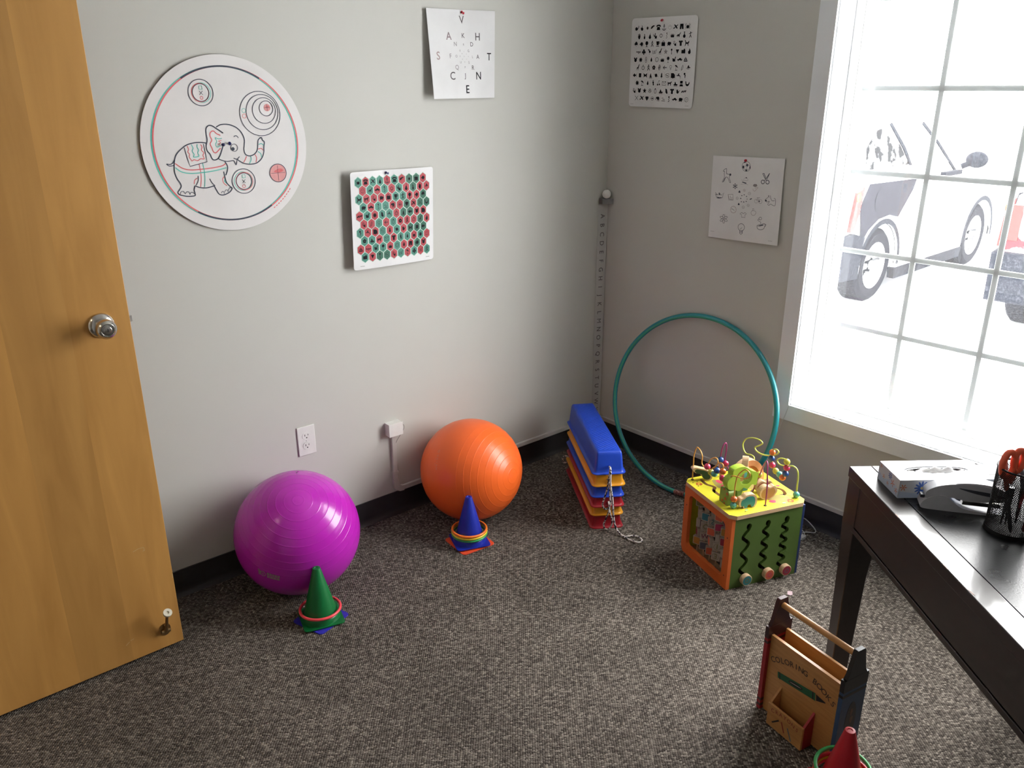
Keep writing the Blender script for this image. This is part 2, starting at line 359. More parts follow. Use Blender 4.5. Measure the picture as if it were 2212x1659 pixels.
# flip-down door holder: base plate, lever, rubber tip
HX, HZ = -2.2325-DX0, .077
mb = MB(); mb.prism(blob(0, 0, .017, .021, 20), 0, .0025, M=frame((HX, 0, HZ), (1, 0, 0), (0, 0, 1), (0, -1, 0)))
mb.tube([(HX-.013, -.007, HZ-.004), (HX+.013, -.007, HZ-.004)], .006, 14)
for dz in (-.014, .014): mb.ball((HX+.0, -.003, HZ+dz), .003, 10, 6)
hold = mb.build('holder_plate', BRASS, door, smooth=40)
mb = MB().tube([(HX, -.008, HZ-.003), (HX+.001, -.020, HZ+.022), (HX+.002, -.034, HZ+.058), (HX+.003, -.043, HZ+.080)], [.0065, .005, .0045, .0055], 14); mb.build('holder_lever', BRASS, hold)
ax = Vector((.03, -.62, .78)).normalized(); e1 = Vector((1, 0, 0)); e1 = (e1-ax*e1.dot(ax)).normalized()
mb = MB().lathe([(.0085, 0), (.0125, .003), (.0135, .010), (.0125, .0125), (.0045, .0125), (.0045, .009)], 26, M=frame((HX+.003, -.042, HZ+.077), e1, ax.cross(e1), ax)); mb.build('rubber_tip', mat('off_white_rubber', (.66, .62, .50), .6), hold)
# scratches on the veneer
SCR = mat('bare_wood_scratch', (.55, .40, .22), .7)
mb = MB()
for P in ([(-2.283, .3745), (-2.268, .379), (-2.252, .378), (-2.251, .366)], [(-2.252, .3685), (-2.256, .366)], [(-2.349, .073), (-2.343, .0785), (-2.338, .081)], [(-2.335, .084), (-2.325, .0865)], [(-2.1855, .243), (-2.1845, .250), (-2.1855, .258)]):
    V, F = ribbon(P, .0016); mb.add([(x-DX0, -.0004, z) for x, z in V], F)
mb.build('scratch_marks', SCR, door)

# ---------------- printed charts ----------------
class Sheet:
    """paper on a wall, given by its corners (along, z, off); wall 'L' is y=0 (along=x), 'R' is x=0 (along=-y)"""
    def __init__(s, wall, tl, tr, bl, br, curl=None):
        s.wall = wall; s.c = (tl, tr, bl, br); s.curl = curl
        s.W = math.hypot(tr[0]-tl[0], tr[1]-tl[1]); s.H = math.hypot(bl[0]-tl[0], bl[1]-tl[1]); s.mb = MB()
    def pt(s, u, v, lift=0.):
        tl, tr, bl, br = s.c
        a, z, o = [(tl[i]*(1-u)+tr[i]*u)*(1-v)+(bl[i]*(1-u)+br[i]*u)*v for i in range(3)]
        if s.curl: o += s.curl(u, v)
        o += lift
        return Vector((a, -o, z)) if s.wall == 'L' else Vector((-o, a, z))
    def paper(s, n=14, corner=.0, th=.0007, mi=0):
        # grid with rounded corners: clamp the outermost points
        def adj(u, v):
            cu, cv = corner/s.W, corner/s.H
            if corner:
                x = min(u, 1-u)/cu; y = min(v, 1-v)/cv
                if x < 1 and y < 1:
                    dx, dy = 1-x, 1-y; mlen = max(dx, dy); L = math.hypot(dx, dy)
                    if L > 0: k = mlen/L; dx *= k; dy *= k
                    x, y = 1-dx, 1-dy
                    u = x*cu if u < .5 else 1-x*cu; v = y*cv if v < .5 else 1-y*cv
            return u, v
        us = [0, .25*corner/s.W, .6*corner/s.W, corner/s.W] if corner else [0]
        us = sorted(set(us+[k/n for k in range(1, n)]+[1-x for x in us]))
        vs = [0, .25*corner/s.H, .6*corner/s.H, corner/s.H] if corner else [0]
        vs = sorted(set(vs+[k/n for k in range(1, n)]+[1-x for x in vs]))
        nu, nv = len(us), len(vs); V = []
        for lf in (0, -th):
            for v in vs:
                for u in us: V.append(s.pt(*adj(u, v), lf))
        F = []; N = nu*nv
        for j in range(nv-1):
            for i in range(nu-1):
                a = j*nu+i; F.append((a, a+nu, a+nu+1, a+1)); F.append((N+a, N+a+1, N+a+nu+1, N+a+nu))
        per = [i for i in range(nu)]+[j*nu+nu-1 for j in range(1, nv)]+[(nv-1)*nu+i for i in range(nu-2, -1, -1)]+[j*nu for j in range(nv-2, 0, -1)]
        for k in range(len(per)): a, b = per[k], per[(k+1) % len(per)]; F.append((a, b, N+b, N+a))
        s.mb.add(V, F, mi)
    def ink(s, V, F, mi, lift=.0004):      # V in metres from top-left, x right, y DOWN
        s.mb.add([s.pt(x/s.W, y/s.H, lift) for x, y in V], F, mi)
    def poly(s, P, mi, lift=.0004): s.ink(P, [tuple(range(len(P)))], mi, lift)
    def line(s, P, w, mi, closed=False, lift=.0004): V, F = ribbon(P, w, closed); s.ink(V, F, mi, lift)
    def ring(s, x, y, r, w, mi, n=28, lift=.0004): s.line(circle_pts(x, y, r, n), w, mi, True, lift)
    def text(s, t, x, y, size, mi, rot=0):
        V, F = text2d(t, size); c, q = math.cos(rot), math.sin(rot)
        s.ink([(x+a.x*c+a.y*q, y-a.y*c+a.x*q) for a in V], F, mi)

# small pictograms in a unit box, y up: p polygon, l line, o ring, c disc
IC = {
 'whale': 'c-.1,-.05,.26;p.05,-.1 .4,.3 .5,.35 .35,.05 .1,-.28;l.38,.3 .28,.38 ,.08',
 'cherry': 'c0,-.12,.24;c-.12,-.05,.18;l0,.1 -.05,.45 ,.08;p-.02,.2 .15,.35 .05,.15',
 'spark': 'l-.22,0 .22,0 ,.1;l0,-.25 0,.25 ,.1;l-.16,-.16 .16,.16 ,.1;l-.16,.16 .16,-.16 ,.1',
 'feather': 'p-.45,-.1 -.3,.2 .1,.38 .4,.3 .1,.15 -.15,-.05 -.3,-.15',
 'phone': 'p-.35,-.35 .35,-.35 .25,.1 -.25,.1;p-.42,.1 -.42,.3 -.2,.42 .2,.42 .42,.3 .42,.1 .25,.1 .2,.22 -.2,.22 -.25,.1',
 'anchor': 'l0,.3 0,-.4 ,.09;o0,.38,.08,.06;l-.2,.18 .2,.18 ,.08;l-.35,-.12 -.28,-.33 0,-.42 .28,-.33 .35,-.12 ,.09',
 'dots': 'o0,0,.3,.04;c-.1,.1,.05;c.1,.1,.05',
 'plane': 'l-.4,-.25 .4,.3 ,.12;p-.1,.0 -.35,.35 -.2,.35 .15,.15;p.0,-.1 .3,-.3 .35,-.15 .15,.1;p-.35,-.3 -.45,-.05 -.3,-.12',
 'pants': 'p-.3,.4 .3,.4 .35,-.35 .08,-.35 0,.1 -.08,-.35 -.35,-.35',
 'crab': 'c0,-.05,.24;l-.25,0 -.42,.25 -.25,.4 ,.07;l.25,0 .42,.25 .25,.4 ,.07;l-.2,-.2 -.4,-.35 ,.05;l.2,-.2 .4,-.35 ,.05;l-.25,-.08 -.45,-.15 ,.05;l.25,-.08 .45,-.15 ,.05',
 'hand': 'p-.3,0 -.1,-.42 .12,-.42 .25,-.1 .22,.3 .12,.34 .08,.05 .05,.42 -.06,.42 -.06,.08 -.16,.36 -.24,.3 -.18,.02',
 'lip': 'p-.15,-.42 .15,-.42 .15,.0 -.15,.0;p-.08,.05 .08,.05 .08,.2 -.08,.38',
 'pear': 'c0,-.2,.24;c.02,.06,.14;l.03,.15 .08,.45 ,.07',
 'cactus': 'p-.1,-.4 .3,-.4 .3,0 .1,0 .05,-.1 0,.0 0,.4 -.12,.4 -.12,.0 -.3,.1 -.35,.3 -.42,.25 -.35,-.05 -.12,-.15',
 'oring': 'o0,0,.24,.08',
 'seahorse': 'l.1,.42 -.1,.3 .12,.12 -.1,-.05 .1,-.2 0,-.4 -.15,-.35 ,.1;c0,.3,.12',
 'crown': 'p-.4,.2 -.25,-.05 -.12,.25 0,0 .12,.25 .25,-.05 .4,.2 .3,-.3 -.3,-.3',
 'dino': 'p-.45,-.15 -.1,.1 .15,.1 .4,.4 .45,.3 .25,.0 .2,-.3 .1,-.3 .05,-.12 -.1,-.12 -.15,-.3 -.25,-.3 -.22,-.1',
 'flask': 'c0,-.18,.25;p-.07,0 .07,0 .07,.42 -.07,.42;l-.14,.42 .14,.42 ,.06',
 'man': 'c0,.34,.09;l0,.25 0,-.05 -.18,-.42 ,.1;l0,-.05 .2,-.4 ,.1;l-.3,.1 0,.2 .3,.28 ,.08',
 'walker': 'c.02,.36,.1;l0,.25 0,-.05 -.2,-.42 ,.12;l0,-.05 .18,-.2 .22,-.42 ,.11;l-.22,.0 -.12,.2 .12,.2 .25,.02 ,.08',
 'cloud': 'c-.15,.05,.2;c.12,.08,.18;c0,.2,.2;p-.34,.0 .3,.0 .3,-.1 -.3,-.1;c0,-.3,.05',
 'bird': 'c.05,.02,.28;p-.2,.1 -.45,-.02 -.2,-.1;l0,-.2 -.05,-.42 ,.05;l.15,-.2 .15,-.42 ,.05',
 'tree': 'c0,.12,.3;p-.06,-.1 .06,-.1 .08,-.4 -.08,-.4;l-.25,-.4 .25,-.4 ,.06',
 'cup': 'p-.3,.35 .3,.35 .2,-.2 -.2,-.2;o.32,.12,.12,.07;l-.3,-.35 .3,-.35 ,.1',
 'bag': 'p-.35,.2 .35,.2 .35,-.35 -.35,-.35;o0,.22,.18,.07',
 'pig': 'c-.05,0,.26;c.22,.02,.2;p-.25,-.1 -.15,-.1 -.15,-.35 -.28,-.35;p.1,-.1 .25,-.1 .25,-.35 .12,-.35',
 'knot': 'o-.12,.2,.12,.06;l-.3,0 .3,-.3 ,.1;c.1,-.2,.18;l.3,.1 .1,-.1 ,.07',
 'shirt': 'p-.4,.3 -.15,.4 0,.3 .15,.4 .4,.3 .3,.08 .18,.15 .18,-.38 -.18,-.38 -.18,.15 -.3,.08',
 'horse': 'p-.4,.35 -.25,.42 -.1,.1 .2,.1 .4,.35 .45,.1 .3,-.1 .35,-.42 .25,-.42 .15,-.12 -.1,-.12 -.25,-.42 -.35,-.42 -.25,-.05 -.28,.2',
 'horn': 'p-.45,.12 -.2,.05 .2,.02 .42,.12 .42,-.08 .15,-.06 -.2,-.02 -.45,-.08;o.02,-.08,.14,.07',
 'club': 'c0,.22,.18;c-.2,-.05,.18;c.2,-.05,.18;p-.04,0 .04,0 .12,-.42 -.12,-.42',
 'flamingo': 'l-.3,.3 -.15,.4 -.05,.2 .1,.05 ,.08;c.12,.02,.18;l.1,-.1 .05,-.42 ,.05;p-.3,.35 -.1,.15 .2,.3 ,',
 'snake': 'l-.42,.2 -.35,-.3 -.15,-.3 -.12,.15 0,.15 .02,-.25 .2,-.28 .22,.2 .42,.3 ,.07',
 'giraffe': 'p-.2,-.42 -.12,-.42 -.1,-.15 .08,-.12 .1,-.42 .18,-.42 .15,.0 .3,.4 .42,.42 .2,.48 .0,.08 -.22,-.02',
 'star': 'p0,.42 .11,.13 .42,.12 .17,-.07 .27,-.38 0,-.2 -.27,-.38 -.17,-.07 -.42,.12 -.11,.13',
 'spoon': 'c0,.26,.15;l0,.2 0,-.42 ,.09;l0,-.35 .1,-.35 ,.06',
 'tri': 'p-.32,.28 .32,.28 0,-.35',
 'camera': 'p-.36,.2 .36,.2 .36,-.3 -.36,-.3;p.05,.2 .3,.2 .3,.36 .05,.36',
 'fire': 'p0,.45 .2,.1 .25,-.2 .1,-.4 -.12,-.4 -.25,-.2 -.2,.08 -.1,.02',
 'bear': 'c0,-.05,.28;c-.22,.24,.13;c.22,.24,.13',
 'gear': 'c0,0,.24;l-.36,0 .36,0 ,.12;l0,-.36 0,.36 ,.12;l-.26,-.26 .26,.26 ,.12;l-.26,.26 .26,-.26 ,.12',
 'pill': 'l-.15,.3 -.15,-.3 -.05,-.4 .05,-.4 .15,-.3 .15,.3 .05,.4 -.05,.4 -.15,.3 ,.07;l-.15,.1 .15,.1 ,.06;l-.15,-.12 .15,-.12 ,.06',
 'drop': 'p0,.4 .18,-.05 .15,-.22 0,-.3 -.15,-.22 -.18,-.05',
 'smile': 'o0,0,.34,.06;c-.12,.1,.05;c.12,.1,.05;l-.18,-.08 0,-.2 .18,-.08 ,.05',
 'balloon': 'c0,.18,.25;l0,-.08 .0,-.42 ,.06;l-.15,-.42 .15,-.42 ,.06',
 'squirrel': 'c-.05,-.1,.22;l.2,-.3 .2,.1 .32,.4 ,.15;c-.2,.1,.1',
 'car': 'p-.48,-.1 -.48,.02 -.2,.06 -.08,.2 .2,.2 .32,.05 .48,0 .48,-.1;c-.26,-.14,.09;c.26,-.14,.09',
 'boat': 'p-.3,-.3 -.4,-.15 .4,-.15 .3,-.3;p-.04,-.1 -.04,.42 -.32,-.1;p.04,-.1 .04,.35 .3,-.1',
 'clock': 'o0,-.05,.27,.08;l-.1,.35 .1,.35 ,.08;l0,.1 0,-.05 .1,-.1 ,.05',
 'flower': 'c0,.2,.14;c.19,.06,.14;c.12,-.17,.14;c-.12,-.17,.14;c-.19,.06,.14',
 'clip': 'l-.2,.1 -.1,-.35 .1,-.35 .2,.2 .1,.4 -.05,.35 -.08,-.1 .05,-.1 .1,.15 ,.07',
 'arrow': 'l.35,0 -.3,0 ,.1;l-.05,.25 -.32,0 -.05,-.25 ,.1',
 'bulb': 'o0,.12,.2,.05;l-.07,-.1 -.06,-.35 .06,-.35 .07,-.1 ,.05',
 'lamp': 'p-.35,.25 -.15,.4 .1,.25 .35,-.1 .1,.05;l-.1,.1 -.1,-.35 ,.06;l-.25,-.4 .2,-.35 ,.07',
 'quill': 'l-.2,-.4 -.15,0 .1,.42 .2,.1 0,-.3 -.2,-.4 ,.05;l-.2,-.4 .1,.3 ,.04',
 'hat': 'p-.45,-.12 .45,-.05 .3,.05 .15,.1 .05,.38 -.12,.2 -.15,.0;l-.3,-.2 .2,-.2 ,.06',
 'fish': 'p-.42,0 -.1,.28 .15,.05 .4,.3 .3,0 .4,-.25 .15,-.05 -.1,-.28',
 'square': 'p-.25,-.3 .25,-.3 .25,.3 -.25,.3',
 'butterfly': 'p-.4,.35 0,.08 .4,.35 .3,-.05 .35,-.35 0,-.1 -.35,-.35 -.3,-.05',
 'bell': 'p-.2,-.3 .25,-.3 .08,.1 .02,.35 -.1,.1;l-.3,-.38 .3,-.38 ,.07',
 'planet': 'c0,0,.26;l-.42,.2 .42,-.2 ,.06',
 'pine': 'p0,.45 .15,.1 .08,.1 .22,-.25 -.22,-.25 -.08,.1 -.15,.1;p-.05,-.25 .05,-.25 .05,-.42 -.05,-.42',
 'scrib': 'l-.4,0 -.1,.3 .3,.3 .4,.1 -.3,-.1 -.2,-.3 .2,-.3 .4,-.1 ,.05;l-.35,.2 .3,-.2 ,.05',
 'truck': 'p-.38,-.35 .38,-.35 .38,.1 .1,.35 -.38,.35;c0,-.35,.1',
 'tap': 'l-.4,0 .2,0 .3,-.25 ,.12;c-.05,.12,.12;l-.15,.28 .15,.28 ,.06;c.3,-.38,.05',
 'bang': 'c-.05,.25,.16;c.08,0,.1;p-.02,-.1 .15,-.15 .05,-.4',
 'foot': 'c.02,.12,.16;c.08,-.22,.13;l.02,.1 .08,-.25 ,.2;c-.1,.36,.05;c.0,.4,.05;c.1,.4,.06',
 'cherries': 'c-.18,-.22,.13;c.18,-.18,.13;l-.18,-.1 .0,.35 .18,-.1 ,.06;l0,.35 .25,.35 ,.08',
 'mail': 'l-.36,-.28 -.36,.28 .36,.28 .36,-.28 -.36,-.28 .36,-.28 ,.06;l-.36,.28 0,-.02 .36,.28 ,.06',
 'dog': 'p-.35,-.35 -.25,-.35 -.2,-.05 .1,-.05 .15,-.35 .24,-.35 .25,.05 .42,.2 .3,.3 .12,.15 -.25,.12 -.42,.25',
 'ship': 'p-.4,-.15 -.3,-.3 .35,-.3 .42,-.1 .1,-.08 .08,.1 -.1,.3 -.2,-.1;l-.35,-.4 .35,-.4 ,.05',
 'pc': 'p-.25,0 .25,0 .25,.4 -.25,.4;p-.35,-.4 .35,-.4 .25,-.1 -.25,-.1',
 'hen': 'p-.4,.35 -.25,.35 -.15,-.05 .15,-.05 .35,.3 .42,.1 .3,-.2 .1,-.35 -.1,-.35 -.3,-.2',
 'ball': 'o0,0,.28,.06;c0,.02,.1;c-.2,-.12,.06;c.2,-.1,.06;c0,.24,.05',
 'penguin': 'l0,.4 -.15,.2 -.2,-.1 -.1,-.35 .1,-.35 .2,-.1 .12,.2 0,.4 ,.07;c0,.3,.09',
 'bolt': 'p-.2,.4 .1,.3 .28,-.3 .1,-.4 -.15,-.2',
 'cat': 'c-.05,-.1,.22;p-.3,.35 -.15,.2 .0,.35 .05,.05 -.25,.0;l.1,-.2 .35,.2 ,.08',
 'worm': 'l-.4,-.15 -.2,.1 -.05,-.1 .1,.15 .25,-.05 .4,.2 ,.2',
 'x': 'l-.32,-.35 .32,.35 ,.06;l-.35,.35 .35,-.3 ,.06',
 'heart': 'c-.15,.12,.19;c.15,.12,.19;p-.33,.05 .33,.05 0,-.38',
 'eye': 'o0,0,.28,.05;c0,0,.12;l-.4,0 .4,0 ,.04',
 'elephant': 'c.08,.08,.25;c-.2,.15,.15;l-.3,.1 -.42,-.2 ,.08;p-.1,0 .0,0 -.02,-.38 -.12,-.38;p.18,0 .32,0 .3,-.38 .18,-.38',
 'face': 'o0,0,.34,.05;c-.1,.1,.06;c.12,.05,.05;l-.2,-.2 .1,-.15 ,.05',
 'swan': 'l-.3,.1 .0,.15 -.1,-.12 .3,-.05 ,.08;l-.35,-.3 .35,-.3 ,.08',
}
def draw_icon(sh, name, x, y, size, mi, lift=.0006):
    for it in IC[name].split(';'):
        k, rest = it[0], it[1:]
        if k in 'co':
            a = [float(t) for t in rest.split(',')]
            if k == 'c': sh.poly([(px, 2*y-py) for px, py in circle_pts(x+a[0]*size, y+a[1]*size, a[2]*size, 12)][::1], mi, lift) if False else sh.poly(circle_pts(x+a[0]*size, y-a[1]*size, a[2]*size, 12), mi, lift)
            else: sh.ring(x+a[0]*size, y-a[1]*size, a[2]*size, a[3]*size, mi, 14, lift)
        else:
            parts = rest.split(' '); w_ = None
            P = [tuple(float(q) for q in t.split(',')) for t in parts if t and not t.startswith(',')]
            last = parts[-1]
            if last.startswith(',') and len(last) > 1: w_ = float(last[1:])
            P = [(x+a*size, y-b*size) for a, b in P]
            if k == 'l': sh.line(P, (w_ or .08)*size, mi, False, lift)
            else: # fill concave outline by ear-safe triangulation
                from mathutils.geometry import tessellate_polygon
                T = tessellate_polygon([[Vector((a, b, 0)) for a, b in P]]); sh.ink(P, [tuple(t) for t in T], mi, lift)

def finish(sh, name, mats, label, cat):
    c = sh.pt(.5, .5); o = sh.mb.build(name, mats, origin=c, smooth=0); return tag(o, label, cat)
def tiny_print(sh, u, v, mi):   # a word too small to read: a broken hairline
    x, y = u*sh.W, v*sh.H
    for k in range(5): sh.line([(x-.009+.0036*k, y), (x-.0066+.0036*k, y)], .0016, mi)
def push_pin(pos, nrm, m_, label, lean=(0, 0, 0)):
    n_ = (Vector(nrm)+Vector(lean)).normalized(); e = n_.orthogonal().normalized()
    mb_ = MB().lathe([(.0004, -.008), (.0005, 0), (.0048, .0002), (.0050, .0016), (.0030, .0030), (.0024, .0060), (.0032, .0085), (.0044, .0098), (.0043, .0112), (.0030, .0118)], 18, M=frame((0, 0, 0), e, n_.cross(e), n_))
    o = mb_.build('push_pin', m_, smooth=45); o.location = pos; return tag(o, label, 'push pin')
REDPL = mat('clear_red_plastic', (.55, .02, .04), .2, coat=.5); NAVYPL = mat('navy_plastic', (.012, .015, .12), .25, coat=.5)

# letter chart
sh = Sheet('L', (-.9768, 1.9281, .012), (-.657, 1.9341, .006), (-.9701, 1.6258, .035), (-.6644, 1.6274, .008), curl=lambda u, v: .004*math.sin(PI*u)*v-.006*math.exp(-((u-.51)/.2)**2)*(1-v)**4)
sh.paper(16)
S_ = sh.W
# (letter, u, v, size, material)
for t, u, v, z, mi in [('V', .50, .115, .135, 3), ('A', .29, .30, .135, 4), ('H', .725, .30, .135, 3), ('K', .505, .29, .085, 3), ('N', .38, .385, .075, 2), ('D', .63, .385, .075, 3), ('R', .505, .388, .04, 2), ('S', .115, .52, .14, 5), ('T', .905, .525, .135, 1),
     ('F', .295, .52, .08, 2), ('O', .385, .52, .045, 2), ('A', .72, .525, .075, 3), ('L', .635, .525, .045, 2), ('E', .445, .457, .035, 2), ('G', .575, .458, .045, 2), ('Q', .385, .645, .08, 2), ('R', .635, .65, .08, 3), ('C', .31, .745, .14, 3), ('J', .51, .74, .085, 3), ('N', .725, .745, .14, 1), ('E', .535, .90, .145, 1),
     ('U', .447, .588, .04, 2), ('S', .575, .59, .045, 2), ('P', .51, .645, .04, 2), ('X', .505, .52, .02, 2), ('Z', .44, .52, .02, 2), ('Y', .57, .522, .02, 2), ('I', .507, .468, .02, 2), ('M', .51, .585, .02, 2), ('W', .474, .49, .018, 2), ('V', .54, .493, .018, 2), ('H', .476, .552, .018, 2), ('T', .54, .553, .018, 2)]:
    sh.text(t, u*sh.W, v*sh.H, z*S_*.86, mi)
finish(sh, 'letter_chart', [PAPER, INK, GREYINK, MIDINK, mat('faded_ink', (.27, .20, .21), .6), PALEINK], 'white paper letter chart with V at top and E at bottom, high on left wall', 'chart')
p_ = sh.pt(.51, .025, .0005); push_pin(p_, (0, -1, 0), REDPL, 'red push pin holding the chart of ringed letters', (.15, 0, -.5))

# hexagon chart
GREEN1 = mat('jade_print', (.035, .21, .15), .55); GREEN2 = mat('deep_green_print', (.004, .11, .06), .55); REDP = mat('red_print', (.40, .018, .032), .55)
HEXLINE = mat('pale_green_print', (.50, .66, .58), .6)
sh = Sheet('L', (-1.3324, 1.3891, .028), (-.9657, 1.3858, .006), (-1.3436, 1.0471, .03), (-.9783, 1.0388, .006), curl=lambda u, v: .006*math.sin(PI*u)-.016*math.exp(-((u-.42)/.25)**2)*max(0, 1-v*2)**2)
sh.paper(18, .010)
ROWS = ['TRTTRTRDDR', 'RTRTRTRDRR', 'TRRRRTTRRD', 'TRTTRRDRDD', 'RTRTTRDDRR', 'RRTRTRRRDR', 'TRRTRTRDDD', 'TTRTRTTRTR', 'RRTTRTRRDR', 'TRDDRTRTRT']
names = ['crab phone plane pear anchor phone feather spark bag bird', 'face dino car seahorse oring cactus pear lip hand hat', 'horse dog knot pig bag cup man tree bird cloud', 'pig car seahorse swan elephant eye heart plane x hen', 'worm squirrel gear bolt tap clock bell fish bear truck',
         'knot quill bulb arrow penguin flower walker clock giraffe fire', 'bang tap truck scrib pine planet cat butterfly square fish', 'flower ship dog mail shirt foot drop bug gear face', 'boat horn squirrel balloon crown smile drop pants gear bear', 'camera tri spoon scrib knot snake lamp club snake walker']
for r in range(10):
    ns = names[r].replace('bug', 'crab').split()
    for k in range(10):
        x = (.085+.0865*k+(.0455 if r % 2 else 0))*sh.W; y = (.105+.0855*r)*sh.H
        if r % 2 == 0 and r > 1: x += 0
        hx = [(x+.0435*sh.W*math.cos(R(30+60*i))*1.0, y+.054*sh.H*math.sin(R(30+60*i))) for i in range(6)]
        hx2 = [(x+(a-x)*1.13, y+(b-y)*1.13) for a, b in hx]
        sh.poly(hx2, 4, .0003); sh.poly(hx, {'T': 1, 'D': 2, 'R': 3}[ROWS[r][k]], .0005)
        draw_icon(sh, ns[k], x, y, .062*sh.W, 5, .0008)
for r, k in ((3, 10), (5, 10), (7, 10), (9, 10)): pass
tiny_print(sh, .1, .965, 5); tiny_print(sh, .92, .962, 5)
finish(sh, 'hexagon_chart', [PAPER, GREEN1, GREEN2, REDP, HEXLINE, INK], 'white card printed with rows of red and green hexagons, pinned below the letter chart', 'chart')
push_pin(sh.pt(.425, .028, .0005), (0, -1, 0), NAVYPL, 'dark blue push pin holding the card of red and green hexagons', (.3, 0, -.2))

# pictogram chart on the right wall
sh = Sheet('R', (-.1151, 1.9322, .006), (-.4523, 1.9269, .007), (-.1165, 1.5883, .006), (-.453, 1.5831, .006), curl=lambda u, v: .003*math.sin(PI*u))
sh.paper(14, .014)
LINEINK = mat('faint_grey_ink', (.60, .58, .58), .6)
rows = ['whale cherry spark feather phone anchor dots plane pants crab', 'hand lip pear cactus oring seahorse crown dino flask man', 'cloud bird tree walker cup bag pig knot shirt horse', 'horn club flamingo snake giraffe star spoon tri camera fire', 'bear gear pill drop smile crown balloon squirrel car boat',
        'giraffe clock walker flower clip arrow bulb lamp quill hat', 'fish square butterfly bell planet pine scrib truck tap bang', 'gear lamp drop foot cherries mail dog ship pc hen', 'knot bear star ball penguin ship bolt shirt cat worm', 'x plane heart eye elephant swan seahorse car pig face']
light = {'dots', 'star', 'oring', 'seahorse'}
for r in range(10):
    for k, nme in enumerate(rows[r].split()):
        x = (.085+.0865*k+(.045 if r % 2 else 0))*sh.W; y = (.115+.0875*r)*sh.H
        sh.line([(x+.047*sh.W*math.cos(R(30+60*i)), y+.055*sh.H*math.sin(R(30+60*i))) for i in range(6)], .0005, 2, True, .0003)
        draw_icon(sh, nme, x, y, .077*sh.W, 3 if (nme == 'dots' or (nme == 'star' and r == 3) or (nme == 'seahorse' and r == 1)) else 1)
tiny_print(sh, .055, .972, 3); tiny_print(sh, .92, .972, 3)
finish(sh, 'pictogram_chart', [PAPER, INK, LINEINK, GREYINK], 'white card of ten rows of small black pictograms, high beside the room corner', 'chart')
push_pin(sh.pt(.485, .035, .0005), (-1, 0, 0), REDPL, 'bright red push pin at the top of the black pictogram card', (0, -.35, -.2))

# drawing chart near the window
sh = Sheet('R', (-.5726, 1.4091, .005), (-.8921, 1.4161, .006), (-.5804, 1.0888, .006), (-.9041, 1.0967, .014), curl=lambda u, v: .002*math.sin(PI*u))
sh.paper(14)
D = 1.0/1.0
def U_(x, y):   # zoom pixels of the sheet (160..1330 by 120..1580) to metres
    fy = (y-120-(x-160)*.04)/(1330+ (x-160)*.06); fx = (x-160+85*fy)/(1167-45*fy)
    return fx*sh.W, fy*sh.H
def dl(P, w=5, mi=1, closed=False, k=3): sh.line([U_(a.x, a.y) for a in smooth_path(P, k, closed)], w*sh.W/1150, mi, closed)
def dc(x, y, rx, ry=None, w=5, mi=1): sh.line([U_(a, b) for a, b in circle_pts(x, y, rx, 24, ry or rx)], w*sh.W/1150, mi, True)
def df(P, mi=1):
    from mathutils.geometry import tessellate_polygon
    Q = [U_(*a) for a in P]; sh.ink(Q, [tuple(t) for t in tessellate_polygon([[Vector((a, b, 0)) for a, b in Q]])], mi)
dc(722, 290, 68, 80, 5); df(blob(737, 270, 20, 24, 5)); df(blob(675, 300, 17, 26, 6)); df(blob(722, 350, 20, 17, 5)); df(blob(703, 221, 24, 12, 6, rot=-.4)); df(blob(783, 308, 10, 26, 6))
for P in ([(695, 285), (718, 280)], [(737, 293), (722, 332)], [(755, 262), (785, 280)], [(737, 246), (722, 232)], [(680, 326), (704, 342)], [(742, 342), (772, 325)]): dl(P, 4)
dl([(985, 400), (1005, 395), (1040, 495), (1025, 490), (985, 400)], 8, 1, k=1); dl([(1092, 395), (1035, 480), (1050, 490), (1092, 395)], 8, 1, k=1); dc(986, 533, 25, 30, 9); dc(1058, 535, 26, 30, 9); dl([(1020, 500), (1000, 515)], 8); dl([(1030, 500), (1045, 515)], 8)
dl([(335, 365), (350, 345), (380, 328), (395, 330), (392, 390), (400, 410), (440, 420), (445, 450), (440, 480), (462, 545), (445, 545), (420, 485), (400, 462), (370, 470), (335, 535), (320, 535), (355, 460), (352, 400), (360, 370), (335, 372)], 6)
df(blob(457, 422, 16, 20, 9, .2)); dl([(375, 470), (340, 540)], 6); dl([(395, 395), (398, 415)], 8)
for k in range(6): a = R(60*k+30); dl([(538, 607), (538+42*math.cos(a), 607+48*math.sin(a))], 8, k=1)
for k in range(6): a = R(60*k+30); dl([(538+32*math.cos(a-.35), 607+37*math.sin(a-.35)), (538+26*math.cos(a), 607+29*math.sin(a)), (538+32*math.cos(a+.35), 607+37*math.sin(a+.35))], 5, k=1)
dl([(640, 500), (660, 510), (745, 515), (735, 475), (700, 470), (680, 500)], 3, 2); df([(655, 532), (725, 550), (720, 566), (655, 545)]); df(blob(722, 470, 12, 10, 8)); dl([(630, 575), (690, 570), (750, 580)], 3, 2)
dl([(830, 640), (835, 670), (860, 680), (885, 650), (910, 625), (885, 625), (860, 640)], 4, 3); df(blob(865, 590, 34, 24, 12, .12), 2)
dl([(200, 740), (225, 800), (260, 805), (320, 795), (345, 715), (300, 755), (265, 710), (240, 755), (200, 710), (205, 750)], 6, k=1); df([(205, 745), (240, 755), (225, 735)]); df([(255, 750), (270, 710), (285, 750)]); df([(225, 780), (270, 790), (310, 790), (300, 800), (240, 800)])
dl([(420, 740), (430, 830), (505, 830), (500, 735), (420, 740), (440, 815), (505, 830)], 7, 2, k=1); dl([(455, 760), (460, 800), (495, 795)], 6, 2, k=1)
